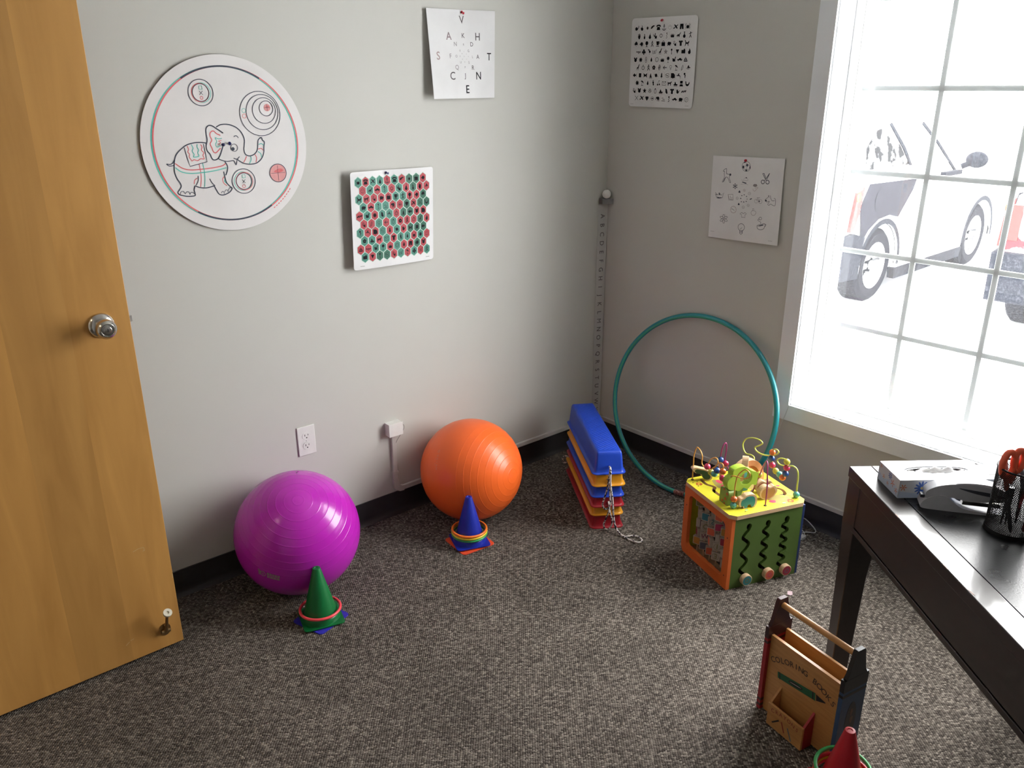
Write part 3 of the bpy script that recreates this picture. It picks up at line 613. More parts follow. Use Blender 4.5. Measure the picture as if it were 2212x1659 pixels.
dc(878, 840, 24, 32, 4, 2); dc(945, 845, 26, 34, 4, 2); dl([(880, 835), (905, 795), (945, 845), (900, 820)], 6, 2, k=1); dl([(890, 785), (940, 785)], 6, 2); df(blob(925, 845, 12, 12, 8))
dl([(1075, 740), (1065, 775), (1030, 805), (1020, 830), (1045, 850), (1085, 840), (1075, 860), (1060, 890), (1080, 905), (1090, 890), (1110, 885), (1140, 905), (1170, 905), (1180, 850), (1175, 800), (1155, 790)], 5); dl([(1100, 745), (1110, 800), (1130, 830), (1165, 825)], 5); df(blob(1032, 828, 14, 14, 9)); dl([(1085, 780), (1075, 745)], 5)
dc(508, 985, 48, 55, 5, 3); dl([(475, 970), (500, 980), (525, 1000)], 5)
for k in range(8): a = R(45*k); dl([(508+34*math.cos(a), 985+40*math.sin(a)), (508+42*math.cos(a), 985+49*math.sin(a))], 4, 2, k=1)
dl([(650, 1030), (620, 1045), (625, 1065), (645, 1060), (640, 1105), (700, 1110), (700, 1065), (725, 1050), (700, 1030), (670, 1045), (650, 1030)], 5, k=1)
dl([(820, 990), (795, 1030), (820, 1070), (860, 1060), (875, 1015), (845, 995), (820, 990)], 5, 2); dl([(830, 1000), (825, 960), (850, 975)], 5, 2)
for k in range(6): a = R(60*k+30); x, y = 345+40*math.cos(a), 1140+42*math.sin(a); sh.line([U_(q, r_) for q, r_ in blob(x, y, 30, 16, 14, rot=a)], 5*sh.W/1150, 1, True)
dc(638, 1270, 53, 58, 6); dl([(610, 1320), (612, 1370), (630, 1388), (655, 1370), (660, 1320)], 6, k=1); dl([(612, 1345), (658, 1340)], 5); dl([(612, 1362), (656, 1357)], 5); dl([(620, 1280), (630, 1305), (650, 1270)], 4)
dl([(890, 1235), (895, 1280), (935, 1302), (985, 1290), (1010, 1250), (1010, 1205), (950, 1215), (890, 1235)], 6); df([(893, 1245), (950, 1225), (995, 1215), (985, 1232), (940, 1245)]); dl([(1010, 1205), (1030, 1215), (1020, 1240), (1005, 1250)], 5); dl([(940, 1205), (950, 1180), (905, 1150), (915, 1130), (935, 1140)], 5); dc(943, 1120, 21, 22, 5)
for i, (x, y, r_) in enumerate([(610, 695, 16), (690, 670, 17), (772, 720, 20), (795, 808, 17), (752, 912, 18), (672, 943, 19), (598, 895, 15), (572, 800, 18), (650, 756, 9), (688, 742, 9), (726, 768, 9), (735, 810, 9), (720, 848, 9), (680, 858, 10), (640, 854, 9), (632, 802, 10)]):
    if i in (0, 6): df(blob(x, y, r_, r_*1.2, 10, .25, 3))
    elif i == 3: df(blob(x, y, 21, 8, 10, rot=-.5))
    elif i > 7: df(blob(x, y, r_, r_*.9, 8, .2, 3), 1 if i not in (11,) else 2)
    else: dc(x, y, r_, r_*1.1, 4, 3 if i == 1 else 2); dl([(x-8, y-4), (x+8, y+6)], 5, 2)
tiny_print(sh, .06, .925, 2); tiny_print(sh, .9, .955, 2)
finish(sh, 'drawing_chart', [PAPER, SLATE, GREYINK, PALEINK], 'white paper ringed with line drawings of a football, scissors, dog and cup, beside the window', 'chart')
push_pin(sh.pt(.48, .04, .0005), (-1, 0, 0), REDPL, 'red push pin above the drawn football on the paper beside the window', (0, -.4, .1))

# round elephant board
ELE=[('k',1.3,[(-70.2,9.0),(-88.0,11.4),(-109.6,10.6),(-131.7,4.8),(-151.1,-7.9),(-165.4,-22.5),(-172.3,-39.2),(-175.4,-56.1),(-176.1,-73.2),(-171.5,-90.8),(-164.5,-103.4),(-162.4,-114.0),(-169.2,-124.0),(-174.7,-130.6),(-171.1,-137.9),(-159.3,-142.3),(-145.3,-145.3),(-125.4,-145.1),(-123.4,-138.2),(-124.8,-127.5),(-120.3,-115.4)],1),
('k',1.3,[(-120.3,-115.4),(-105.9,-121.8),(-84.2,-124.2),(-61.3,-119.8)],1),
('k',1.3,[(-61.3,-119.8),(-54.1,-136.6),(-47.9,-146.8),(-35.0,-150.0),(-15.1,-143.3),(-5.4,-133.1),(-6.5,-129.4),(-12.7,-123.5),(-20.8,-112.0),(-24.2,-93.8),(-26.0,-78.7)],1),
('k',1.3,[(-17.8,-49.6),(-11.9,-62.4),(-13.7,-76.6),(-20.7,-90.5)],1),
('k',1.0,[(-107.3,-86.4),(-108.5,-100.4),(-116.5,-114.0)],1),
('k',1.0,[(-72.5,-97.6),(-67.4,-109.4),(-58.3,-120.1)],1),
('k',0.7,[(-168.5,-137.0),(-164.6,-129.6),(-157.5,-129.5),(-154.8,-135.7)],1),
('k',0.7,[(-154.0,-138.2),(-148.9,-131.9),(-141.8,-132.5),(-139.9,-140.0)],1),
('k',0.7,[(-139.3,-140.5),(-135.9,-134.4),(-128.4,-135.3),(-125.9,-140.5)],1),
('k',0.7,[(-41.8,-143.7),(-37.4,-139.0),(-32.8,-141.1),(-32.7,-146.6)],1),
('k',0.7,[(-30.8,-140.9),(-25.6,-135.2),(-19.7,-137.4),(-19.7,-142.9)],1),
('k',0.7,[(-18.1,-136.8),(-12.2,-129.3),(-7.6,-131.8)],1),
('k',1.3,[(-13.4,36.2),(-21.8,42.7),(-33.7,50.7),(-45.5,58.6),(-57.1,59.0),(-64.8,50.0),(-66.1,34.6),(-65.5,17.4),(-70.7,0.4),(-69.6,-13.6),(-61.8,-24.4),(-57.9,-36.8),(-51.3,-42.4),(-39.8,-39.6),(-31.0,-29.5),(-23.5,-14.0),(-18.2,-2.0)],1),
('k',1.3,[(-33.3,54.1),(-19.6,60.6),(-2.7,61.8),(13.8,58.9),(31.6,50.4),(45.1,35.9),(52.3,16.2),(50.2,-1.5),(47.4,-15.6),(50.7,-30.1),(63.6,-36.1),(79.8,-31.6),(91.1,-19.5),(94.9,-3.4),(97.7,10.8),(107.3,18.4),(110.9,15.7),(112.2,9.5),(117.6,4.6),(114.6,-11.5),(111.8,-29.5),(101.8,-47.2),(84.6,-59.0),(64.6,-61.5),(45.4,-58.6),(30.8,-51.3),(22.1,-43.6)],1),
('k',1.0,[(11.0,-40.5),(22.1,-43.6),(30.6,-36.2)],1),
('k',1.0,[(-39.6,-37.8),(-29.1,-43.7),(-11.0,-48.9),(9.0,-47.5),(13.2,-53.1),(16.9,-60.5),(21.9,-44.7)],1),
('k',0.9,[(18.9,23.8),(24.9,26.8),(30.4,24.8),(33.6,19.8)],1),
('k',1.0,[(-171.7,-35.1),(-177.8,-44.0),(-186.4,-47.9),(-196.5,-46.3),(-188.8,-52.6),(-175.4,-51.3)],1),
('k',0.9,[(-137.9,-1.7),(-133.1,-31.1),(-127.8,-57.2),(-73.9,-46.4),(-75.9,-20.2),(-78.5,6.9)],0),
('r',1.0,[(-128.5,2.9),(-125.6,-7.4),(-128.8,-14.8),(-124.7,-21.2),(-126.6,-29.7),(-122.5,-36.8),(-119.6,-41.4),(-112.7,-38.4),(-102.4,-41.7),(-92.7,-36.7),(-81.8,-37.3),(-84.1,-26.7),(-80.5,-19.3),(-86.7,-11.0),(-83.7,-2.5),(-87.1,5.2)],1),
('t',1.0,[(-115.6,6.5),(-111.6,-4.0),(-115.4,-13.1),(-110.6,-22.6),(-113.4,-30.4),(-97.0,-28.8),(-99.2,-18.3),(-95.3,-10.6),(-98.8,-1.8),(-97.3,6.7)],1),
('r',1.2,[(-22.8,29.6),(-33.9,35.2),(-43.1,43.4),(-52.4,39.3),(-54.9,29.0),(-51.0,16.8),(-57.5,6.0),(-53.9,-5.6),(-50.0,-18.0),(-43.0,-21.1),(-34.8,-15.2),(-26.4,-7.9)],1),
('t',0.9,[(-19.1,20.8),(-30.4,19.5),(-39.8,23.3),(-35.9,13.4),(-40.8,4.3),(-37.2,-4.6),(-26.6,-0.9)],1),
('r',0.7,[(-21.0,14.6),(-30.4,13.2),(-24.4,8.1),(-31.7,2.8)],1),
('r',1.2,[(-171.2,-46.1),(-151.5,-61.0),(-127.5,-67.7),(-91.3,-67.5),(-54.2,-65.2),(-27.5,-60.8),(-16.2,-54.3)],1),
('t',1.2,[(-172.2,-58.0),(-156.4,-71.0),(-128.9,-78.0),(-85.3,-77.3),(-47.9,-73.7),(-15.2,-67.6)],1),
('r',1.0,[(-99.3,-51.3),(-97.8,-74.8),(-98.7,-95.8),(-103.8,-120.2)],1),
('t',1.0,[(-88.3,-50.2),(-86.4,-72.0),(-86.7,-93.1),(-91.1,-121.2)],1),
('r',0.9,[(-110.4,-93.3),(-119.1,-98.6),(-122.5,-110.0)],1),
('r',0.9,[(-24.9,-93.8),(-31.8,-100.5),(-30.4,-113.1),(-20.2,-122.9)],1),
('t',0.9,[(-23.4,-102.8),(-26.7,-108.0),(-20.1,-115.7)],1),
('r',1.0,[(53.8,-36.7),(48.8,-46.2),(41.9,-54.8)],1),
('t',1.0,[(67.4,-37.4),(68.2,-47.2),(60.9,-59.5)],1),
('r',1.0,[(81.7,-32.4),(86.4,-42.8),(82.9,-56.4)],1),
('t',1.0,[(92.6,-23.9),(101.7,-30.8),(103.2,-41.8)],1),
('r',1.0,[(94.9,-16.8),(104.7,-14.7),(111.1,-21.1)],1),
('t',1.0,[(98.1,-2.8),(107.1,-0.3),(115.2,-6.1)],1)]
CIR=[('k',(-67.1,154.4),37.6,2.2),('k',(-67.1,154.4),25.0,2),('r',(-68.5,154.4),26.4,2),('t',(-65.0,154.3),27.9,2),('k',(35.8,-112.4),38.0,2.2),('k',(36.6,-112.5),25.4,2),('r',(38.1,-112.6),27.5,2),('t',(33.9,-112.3),28.9,2),('k',(113.5,90.4),66.7,2),('k',(121.0,94.8),52.9,2),('k',(127.5,99.6),38.5,2),('k',(134.9,105.8),22.6,2),('f',(138.3,108.2),11.1,0),('t',(60.5,100.9),6.1,1.4),('r',(60.5,84.5),6.1,1.4),('r',(-66.6,139.4),4.3,1.6),('r',(34.7,-128.1),4.7,1.6),('f',(154.1,-94.6),28.5,0),('k',(154.1,-94.6),28.5,2.2),('k',(16.8,-8.8),11.0,1.6),('b',(12.5,-12.2),5.3,0)]

BC = Vector((-1.7437, 0, 1.4983)); BR = .2631
mb = MB(); Mw = frame((0, 0, 0), (1, 0, 0), (0, 0, 1), (0, -1, 0))   # local x right, y up, z off the wall
mb.lathe([(BR-.0006, -.0056), (BR, -.005), (BR, -.0006), (BR-.0006, 0)], 128, 0, Mw)
mb.lathe([(BR+.0002, -.0057), (BR+.0006, -.0045), (BR+.0004, -.003)], 128, 6, Mw, caps=False)
def ik(V, F, mi, lift=.0004): mb.add([(a[0], a[1], lift) for a in V], F, mi, Mw)
MI = {'k': 1, 'r': 2, 't': 3, 'b': 4, 'f': 5}
for c, wd, P, sm in ELE:
    P = [(a/1000, b/1000) for a, b in P]; P = [(v.x, v.y) for v in smooth_path(P, 5)] if sm else P
    V, F = ribbon(P, wd*.0025); ik(V, F, MI[c], {'k': .0008, 'r': .0004, 't': .0006}[c])
for c, (x, y), r, wd in CIR:
    x, y, r = x/1000, y/1000, r/1000
    if wd: V, F = ribbon(circle_pts(x, y, r, 48), wd*.001, True); ik(V, F, MI[c], {'k': .0010, 'r': .0006, 't': .0004}[c])
    else: P = circle_pts(x, y, r, 32); ik(P, [tuple(range(32))], MI[c], .0005)
for c, dx, l_ in (('t', -.0026, .0004), ('r', .0026, .0006)):
    V, F = ribbon(circle_pts(dx, 0, .2295, 128), .0042, True); ik(V, F, MI[c], l_)
for a0 in (58, 238):
    V, F = ribbon([(.2295*math.cos(R(a0+k)), .2295*math.sin(R(a0+k))) for k in range(0, 65, 2)], .0050); ik(V, F, 1, .0009)
for x, y in ((-.0665, .1534), (.0358, -.1128)):
    for s_ in (1, -1): V, F = ribbon([(x-.0052, y-.0055*s_), (x+.0052, y+.0055*s_)], .0014); ik(V, F, 1, .0009)
for x, y in ((-.0663, .1686), (.0369, -.0968)): V, F = ribbon([(x-.0045, y-.005), (x+.0045, y-.005), (x+.0045, y+.005), (x-.0045, y+.005)], .0018, True); ik(V, F, 3, .0009)
for bx, by, br in ((.1541, -.0946, .0245), (CIR[12][1][0]/1000, CIR[12][1][1]/1000, .0095)):
    V, F = ribbon([(bx-br, by), (bx+br, by)], .0010); ik(V, F, 1, .0011); V, F = ribbon([(bx, by-br), (bx, by+br)], .0010); ik(V, F, 1, .0011)
    for k in range(-3, 4):
        h_ = br*k/4; e_ = math.sqrt(br*br-h_*h_)*.7
        V, F = ribbon([(bx+h_*.7, by+abs(h_)*.2), (bx+h_*.7+e_*.5, by+e_*.8)], br*.11); ik(V, F, 2, .0008)
for k in range(9):
    t = R(-58+k*2.4); V, F = ribbon([(.2415*math.cos(t), .2415*math.sin(t)), (.2415*math.cos(t+R(1.5)), .2415*math.sin(t+R(1.5)))], .0028); ik(V, F, 2)
o = mb.build('elephant_board', [mat('white_card_print', (.80, .77, .76), .55, scale=6), SLATE, REDINK, TEALINK, SLATE, PINKINK, mat('brown_board_edge', (.10, .06, .055), .7)], smooth=0)
o.location = (BC.x, -.0095, BC.z); o.rotation_euler = (0, 0, R(-.6)); tag(o, 'large round white board with a line-drawn elephant and balls, on the wall near the door', 'poster')
push_pin((BC.x-.0160, -.0100, BC.z+.0014), (0, -1, 0), NAVYPL, 'navy push pin beside the elephant ear, left of the pair', (-.7, 0, .1))
push_pin((BC.x+.0045, -.0100, BC.z+.0035), (0, -1, 0), NAVYPL, 'navy push pin over the elephant eye, right of the pair', (-.5, 0, .3))

# ---------------- outlet, wall box and raceway ----------------
out = empty('wall_outlet', (-1.5757, 0, .4405), 'white duplex wall outlet with two sockets, above the purple ball', 'outlet')
mb = MB().box((-.035, -.0052, -.0572), (.035, 0, .0572)); mb.build('cover_plate', WHITEPL, out, bevel=.0022, bseg=3)
for z in (.0195, -.0195):
    q = MB(); poly = [(max(-.0165, min(.0165, .0175*math.cos(t))), .0143*math.sin(t)) for t in [2*PI*k/28 for k in range(28)]]
    Mo = frame((0, -.005, z), (1, 0, 0), (0, 0, 1), (0, -1, 0)); q.prism(poly, 0, .0014, 0, Mo)
    q.box((-.0075, -.001, .0014), (-.0052, .0065, .0017), 1, Mo); q.box((.0052, .0005, .0014), (.0072, .0062, .0017), 1, Mo); q.prism(blob(0, -.0072, .0026, .0024, 12), .0014, .0017, 1, Mo)
    q.build('socket', [WHITEPL, DARK], out)
MB().lathe([(.0032, 0), (.0030, .0010), (.0012, .0013)], 16, M=frame((0, -.0052, 0), (1, 0, 0), (0, 0, 1), (0, -1, 0))).build('plate_screw', WHITEPL, out)

box = empty('raceway_box', (-1.205, 0, .389), 'small white plastic wall box with a thin wire, topping the cable duct', 'junction box')
mb = MB().box((-.032, -.030, -.026), (.030, 0, .026)); mb.box((-.033, -.0335, -.027), (.031, -.030, .027)); mb.box((.004, -.012, .026), (.008, -.010, .0264)); mb.build('box_body', WHITEPL, box, bevel=.0012)
P = smooth_path([(.026, -.028, .012), (.040, -.024, .008), (.044, -.020, -.010), (.034, -.016, -.030), (.018, -.014, -.050), (.008, -.012, -.066), (.010, -.006, -.080)], 5)
MB().tube(P, .0012, 8).build('thin_wire', mat('grey_wire', (.35, .30, .29), .5), box)

rw = empty('cable_raceway', (-1.2, 0, .1), 'off-white cable duct running down the wall and along above the black baseboard', 'cable duct')
def duct(name, a, b, c0, c1): return MB().box(a, b).build(name, IVORY, rw, bevel=.002)
def W_(p): return (p[0]+1.2, p[1], p[2]-.1)
duct('duct_strip', W_((-1.215, -.0125, .155)), W_((-1.195, 0, .362)), 0, 0)
duct('duct_strip', W_((-1.170, -.0125, .1035)), W_((-.02, 0, .1235)), 0, 0)
q = MB(); arc = [(-1.170, .1020), (-1.190, .1035), (-1.205, .111), (-1.214, .124), (-1.217, .140), (-1.217, .160), (-1.1935, .160), (-1.1935, .142), (-1.189, .132), (-1.180, .126), (-1.170, .1255)]
q.prism([W_((x, 0, z))[::2] for x, z in arc], 0, .0145, M=frame((0, 0, 0), (1, 0, 0), (0, 0, 1), (0, -1, 0))); q.build('duct_elbow', IVORY, rw, bevel=.0015)
MB().box(W_((-1.2175, -.0145, .186)), W_((-1.1925, 0, .196))).build('duct_joint', IVORY, rw, bevel=.001)
q = MB(); q.box(W_((-.034, -.015, .101)), W_((-.0, 0, .128))); q.box(W_((-.0155, -.034, .101)), W_((0, 0, .128))); q.build('corner_elbow', IVORY, rw, bevel=.0015)
rw2 = empty('cable_raceway', (0, -1.4, .1), 'off-white cable duct along the window wall, just above the black baseboard', 'cable duct')
MB().box((-.0125, -1.5, .0035), (0, 1.365, .0235)).build('duct_strip', IVORY, rw2, bevel=.002)

# ---------------- bead and letter strip in the corner ----------------
o = MB().ball((0, 0, 0), .0195, 32, 20).build('white_bead', mat('matte_white_bead', (.85, .84, .81), .4), smooth=60); o.location = (-.030, -.030, 1.211)
tag(o, 'white ball sitting on a small grey block high in the room corner', 'ball')
q = MB().prism([(-.050, -.004), (-.050, -.024), (-.024, -.050), (-.004, -.050), (-.004, -.004)], 1.168, 1.191); o = q.build('corner_block', mat('grey_plastic_block', (.20, .20, .20), .5), bevel=.002, origin=(-.03, -.03, 1.18)); tag(o, 'small grey block fixed in the corner under the white ball', 'bracket')
STRIP = mat('clear_film_strip', (.50, .495, .475), .35, scale=3)
A_, B_ = Vector((-.050, -.0015, 0)), Vector((-.0050, -.0150, 0)); ex = (B_-A_).normalized(); nz = Vector((ex.y, -ex.x, 0))
Ms = frame(A_, ex, (0, 0, 1), nz if nz.y < 0 else -nz)
q = MB(); L_ = (B_-A_).length; q.box((0, .130, -.0006), (L_, 1.165, 0), 0, Ms); q.box((L_-.0012, .130, -.0006), (L_, 1.165, .0012), 2, Ms)
for k, ch in enumerate('ABCDEFGHIJKLMNOPQRSTUVWX'):
    V, F = text2d(ch, .030); z = 1.110-.0413*k
    q.add([(L_*.48+a.y, z-a.x, .0005) for a in V], F, 1, Ms)
o = q.build('alphabet_strip', [STRIP, MIDINK, WHITEPL], smooth=0, origin=(-.03, -.01, .65)); tag(o, 'tall narrow strip of letters A to X running down the room corner', 'letter strip')

# ---------------- exercise balls ----------------
def exercise_ball(name, c, r, axis, rings, m_, label, seg=96):
    ax = Vector(axis).normalized(); e = Vector((0, 0, 1)); e = (e-ax*e.dot(ax)).normalized()
    M = frame((0, 0, 0), e, ax.cross(e), ax); prof = []; ang = []
    TT = sorted(set([k*2.5 for k in range(73)]+[aa+o for a in rings for aa in (a, 180-a) for o in (-.6, -.35, -.15, 0, .15, .35, .6)]))
    N = len(TT)-1
    for i in range(N+1):
        t = R(TT[i]); d = 0
        for a in rings:
            for aa in (a, 180-a):
                x = (math.degrees(t)-aa)/.26
                if abs(x) < 2.4: d += .0005*math.exp(-x*x)
        prof.append(((r+d)*math.sin(t) if 0 < i < N else 1e-5, (r+d)*math.cos(t)))
    prof = prof[::-1]
    q = MB().lathe(prof, seg, 0, M); root = empty(name, c, label, 'exercise ball'); b = q.build('ball_shell', m_, root, smooth=60)
    return root, ax
PURP = mat('purple_vinyl', (.50, .018, .46), .22, coat=.15, scale=4)
ORNG = mat('orange_vinyl', (.95, .15, .022), .34, coat=.05, scale=4)
def on_sphere(r, c1, right, up):   # tangent patch mapped on the sphere
    n_ = Vector(c1).normalized(); rt = Vector(right); rt = (rt-n_*rt.dot(n_)).normalized(); u_ = Vector(up); u_ = (u_-n_*u_.dot(n_)-rt*u_.dot(rt)).normalized()
    return lambda x, y, l=.0004: (n_*r+rt*x+u_*y).normalized()*(r+l)
pb, ax = exercise_ball('exercise_ball', (-1.7420, -.2166, .2134), .2134, (-.167, -.506, .846), [5, 12.4, 19.8, 27.4, 34.9, 42.3, 49.6, 56.9, 64.2, 71.5], PURP, 'large glossy purple exercise ball against the wall by the door')
LOGO = mat('pale_print', (.34, .20, .26), .5)
f = on_sphere(.2154, (-.78, -.59, -.20), (.24, -.32, -.10), (.10, .02, .25)); q = MB()
rt = Vector((.239, -.296, -.115))
f = on_sphere(.2134, (-.7805, -.5535, -.199), (.239, -.296, -.10), (.0, .045, .13))
def sp(q, f, P, l=.0005):
    from mathutils.geometry import tessellate_polygon
    T = tessellate_polygon([[Vector((a, b, 0)) for a, b in P]]); q.add([f(a, b, l) for a, b in P], [tuple(t) for t in T])
sp(q, f, [(-.040, .014), (-.030, .010), (-.026, .000), (-.030, -.012), (-.036, -.012)])
V, F = ribbon(circle_pts(-.020, -.001, .0100, 24), .0030, True); q.add([f(a.x, a.y, .0005) for a in V], F)
V, F = ribbon(circle_pts(-.020, -.001, .0035, 12), .0020, True); q.add([f(a.x, a.y, .0005) for a in V], F)
for k in range(5): sp(q, f, [(-.006+.0092*k, .0115), (.002+.0092*k, .0115), (.002+.0092*k, .0005), (-.006+.0092*k, .0005)])
for k in range(4): sp(q, f, [(-.005+.0112*k, -.001), (.005+.0112*k, -.001), (.005+.0112*k, -.0115), (-.005+.0112*k, -.0115)])
q.build('printed_logo', LOGO, pb, smooth=0)
q = MB(); f = on_sphere(.2134, (.138, .112, .984), (.76, -.65, 0), (.6, .7, 0)); V, F = ribbon([(0, -.007), (0, .007)], .003); q.add([f(a.x, a.y, .0005) for a in V], F); q.build('valve_plug', mat('dark_purple_plug', (.10, .005, .10), .4), pb)
ob, ax = exercise_ball('exercise_ball', (-.9724, -.2138, .2064), .2064, (.252, -.958, .135), [8.1, 15.4, 22.8, 30.2, 38, 45.9, 53.6, 61.2, 69], ORNG, 'large matte orange exercise ball against the wall, behind the blue cone')
top_, bot_ = Vector((-.777, -.016, .629)).normalized(), Vector((-.931, -.125, .342)).normalized()
f = on_sphere(.2064, (top_+bot_), bot_-top_, (-.3, .6, .2)); q = MB(); up_ = None
f = on_sphere(.2064, (top_+bot_), bot_-top_, (.5, -.8, .1))
for k, ch in enumerate('GAIAM'):
    V, F = text2d(ch, .0125); q.add([f(a.x-.018+.0125*k, a.y, .0005) for a in V], F)
for k in range(6): a_ = R(60*k); sp(q, f, [(-.036+.0045*math.cos(a_)+x, .0045*math.sin(a_)+y) for x, y in circle_pts(0, 0, .0018, 8)])
V, F = ribbon([(-.012, -.0105), (.022, -.0105)], .0012); q.add([f(a.x, a.y, .0005) for a in V], F)
q.build('printed_logo', mat('pale_orange_print', (.90, .33, .18), .5), ob, smooth=0)

# ---------------- traffic cones and toss rings ----------------
def cone_mesh(size=.134):
    q = MB(); h = size/2; rc = .012; base = []
    for cx, cy, a0 in ((h-rc, h-rc, 0), (-h+rc, h-rc, 90), (-h+rc, -h+rc, 180), (h-rc, -h+rc, 270)):
        for k in range(5): a = R(a0+22.5*k); base.append((cx+rc*math.cos(a), cy+rc*math.sin(a)))
    n = len(base); seg = 60
    # rings from base outline into the round cone (continuous shell)
    def rr(t, r): return (r*math.cos(t), r*math.sin(t))
    ang = [math.atan2(y, x) for x, y in base]
    V = [(x, y, 0) for x, y in base]+[(x, y, .0028) for x, y in base]; F = [(i, (i+1) % n, n+(i+1) % n, n+i) for i in range(n)]
    prof = [(.0635, .0032), (.0615, .010), (.0605, .018), (.0580, .0215), (.0535, .0235), (.0125, .1875), (.0118, .1890), (.0065, .1893), (.0055, .1875), (.0005, .1875)]
    q.add(V, F)
    # flat flange between outline and first ring
    fl = MB()
    t0 = [2*PI*k/seg for k in range(seg)]
    sq = []
    for t in t0:
        c, s = math.cos(t), math.sin(t); k_ = min((h)/max(abs(c), 1e-6), (h)/max(abs(s), 1e-6))
        x, y = k_*c, k_*s
        # round the corner
        dx, dy = abs(x)-(h-rc), abs(y)-(h-rc)
        if dx > 0 and dy > 0: L = math.hypot(dx, dy); x, y = math.copysign(h-rc+dx/L*rc, x), math.copysign(h-rc+dy/L*rc, y)
        sq.append((x, y))
    V = [(x, y, 0) for x, y in sq]+[(x, y, .0028) for x, y in sq]+[(*rr(t, min(prof[0][0], math.hypot(*s_)-.0002)), .0030) for t, s_ in zip(t0, sq)]
    F = []
    for i in range(seg):
        j = (i+1) % seg; F += [(i, j, seg+j, seg+i), (seg+i, seg+j, 2*seg+j, 2*seg+i)]
    q = MB(); q.add(V, F); q.lathe(prof, seg, caps=False)
    q.add([(x*.97, y*.97, 0) for x, y in sq]+[(*rr(t, .060), .0) for t in t0], [(i, seg+i, seg+(i+1) % seg, (i+1) % seg) for i in range(seg)])
    return q
def cone(x, y, z, rot, m_, label, size=.134):
    o = cone_mesh(size).build('traffic_cone', m_, smooth=50); o.location = (x, y, z); o.rotation_euler = (0, 0, rot); return tag(o, label, 'cone', None)
def toss_ring(x, y, z, m_, label, tilt=(0, 0), R0=.0655, r0=.0048):
    q = MB(); q.tube([(R0*math.cos(2*PI*k/56), R0*math.sin(2*PI*k/56), 0) for k in range(56)], r0, 12, closed=True); o = q.build('toss_ring', m_, smooth=80)
    o.location = (x, y, z); o.rotation_euler = (tilt[0], tilt[1], 0); return tag(o, label, 'ring')
pl = lambda n, c: mat(n, c, .38, coat=.05, scale=10)
GR, BL, OR, RD, NB = pl('green_plastic', (.002, .15, .035)), pl('blue_plastic', (.010, .025, .36)), pl('orange_plastic', (.80, .085, .03)), pl('red_plastic', (.50, .008, .020)), pl('violet_blue_plastic', (.035, .030, .42))
PINK, YEL, RORG, RGRN = pl('coral_pink_ring', (.90, .07, .09)), pl('yellow_ring', (.80, .62, .03)), pl('orange_ring', (.92, .20, .02)), pl('green_ring', (.04, .38, .10))
gx, gy = -1.7900, -.4365
cone(gx, gy, .0065, R(74.3), GR, 'green cone with one coral ring, in front of the purple ball')
cone(gx, gy, 0, R(17), NB, 'violet-blue cone nested beneath the green cone, only its base showing')
toss_ring(gx, gy, .0405, PINK, 'coral pink ring around the green cone')
bx, by = -1.1160, -.3790
cone(bx, by, .0085, R(69), BL, 'blue cone with three stacked rings, in front of the orange ball')
cone(bx, by, 0, R(85), OR, 'orange cone nested beneath the blue cone, only its base showing', .144)
toss_ring(bx, by, .0405, RGRN, 'green ring at the bottom of the three on the blue cone')
toss_ring(bx, by, .0500, YEL, 'yellow ring between orange and green on the blue cone')
toss_ring(bx, by, .0597, RORG, 'orange ring at the top of the three on the blue cone')
rx_, ry_ = -1.162, -1.938
cone(rx_, ry_, .0165, R(33+12), RD, 'red cone in the foreground, its base cut off by the picture edge')
cone(rx_, ry_, .0085, R(33), YEL, 'yellow cone nested beneath the foreground red cone')
toss_ring(rx_, ry_, .0505, PINK, 'coral ring lowest on the foreground red cone')
toss_ring(rx_, ry_, .0602, YEL, 'yellow ring in the middle of the foreground red cone rings')
toss_ring(rx_, ry_, .0699, RD, 'red ring under the green one on the foreground cone')
toss_ring(rx_, ry_, .0845, RGRN, 'green ring at the top on the foreground red cone', (R(3), R(-4)))
for o_ in bpy.data.objects:
    if o_.name.startswith('toss_ring') and 'blue cone' in o_['label']: o_['group'] = 'rings on the blue cone'
    if o_.name.startswith('toss_ring') and 'foreground' in o_['label']: o_['group'] = 'rings on the foreground red cone'

# ---------------- hula hoop leaning on the wall ----------------
yc, b_, R0, el = -.6232, .1992, .4132, .9269; R1 = R0*el; s_ = (b_-.014)/(2*R1); c_ = math.sqrt(1-s_*s_)
def hp(t, r=0): return Vector((-b_+s_*R1*(1-math.cos(t)), yc+R0*math.sin(t), .0125+c_*R1*(1-math.cos(t))))
hoop = empty('hula_hoop', hp(0), 'large teal hula hoop leaning against the wall beneath the window side charts', 'hula hoop')
TEALP = mat('teal_plastic', (.015, .26, .30), .3, coat=.2, scale=10); STRP = mat('green_stripe_tape', (.05, .38, .22), .35)
q = MB(); N = 140; O = hp(0); q.tube([hp(2*PI*k/N)-O for k in range(N)], .0105, 16, closed=True); q.build('hoop_tube', TEALP, hoop, smooth=80)
q = MB(); nv = Vector((-c_, 0, s_)); V = []; F = []
for k in range(N):
    t = 2*PI*k/N; cc = hp(t)-O; ctr = hp(0)+Vector((s_*R1, 0, c_*R1))-O; inw = (ctr-cc).normalized()
    for a in (18, 30, 42, 54): V.append(cc+(nv*math.cos(R(a))+inw*math.sin(R(a)))*.0107)
for k in range(N):
    j = (k+1) % N
    for i in range(3): F.append((4*k+i, 4*k+i+1, 4*j+i+1, 4*j+i))
q.add(V, F); q.build('stripe', STRP, hoop, smooth=80)
q = MB(); q.tube([hp(R(t))-O for t in (-11.5, -9, -6.5, -4)], .0113, 16); q.build('joint_tape', mat('crinkled_pinkish_tape', (.40, .22, .20), .35, metal=.3, col2=(.15, .04, .03), scale=120), hoop, smooth=60)

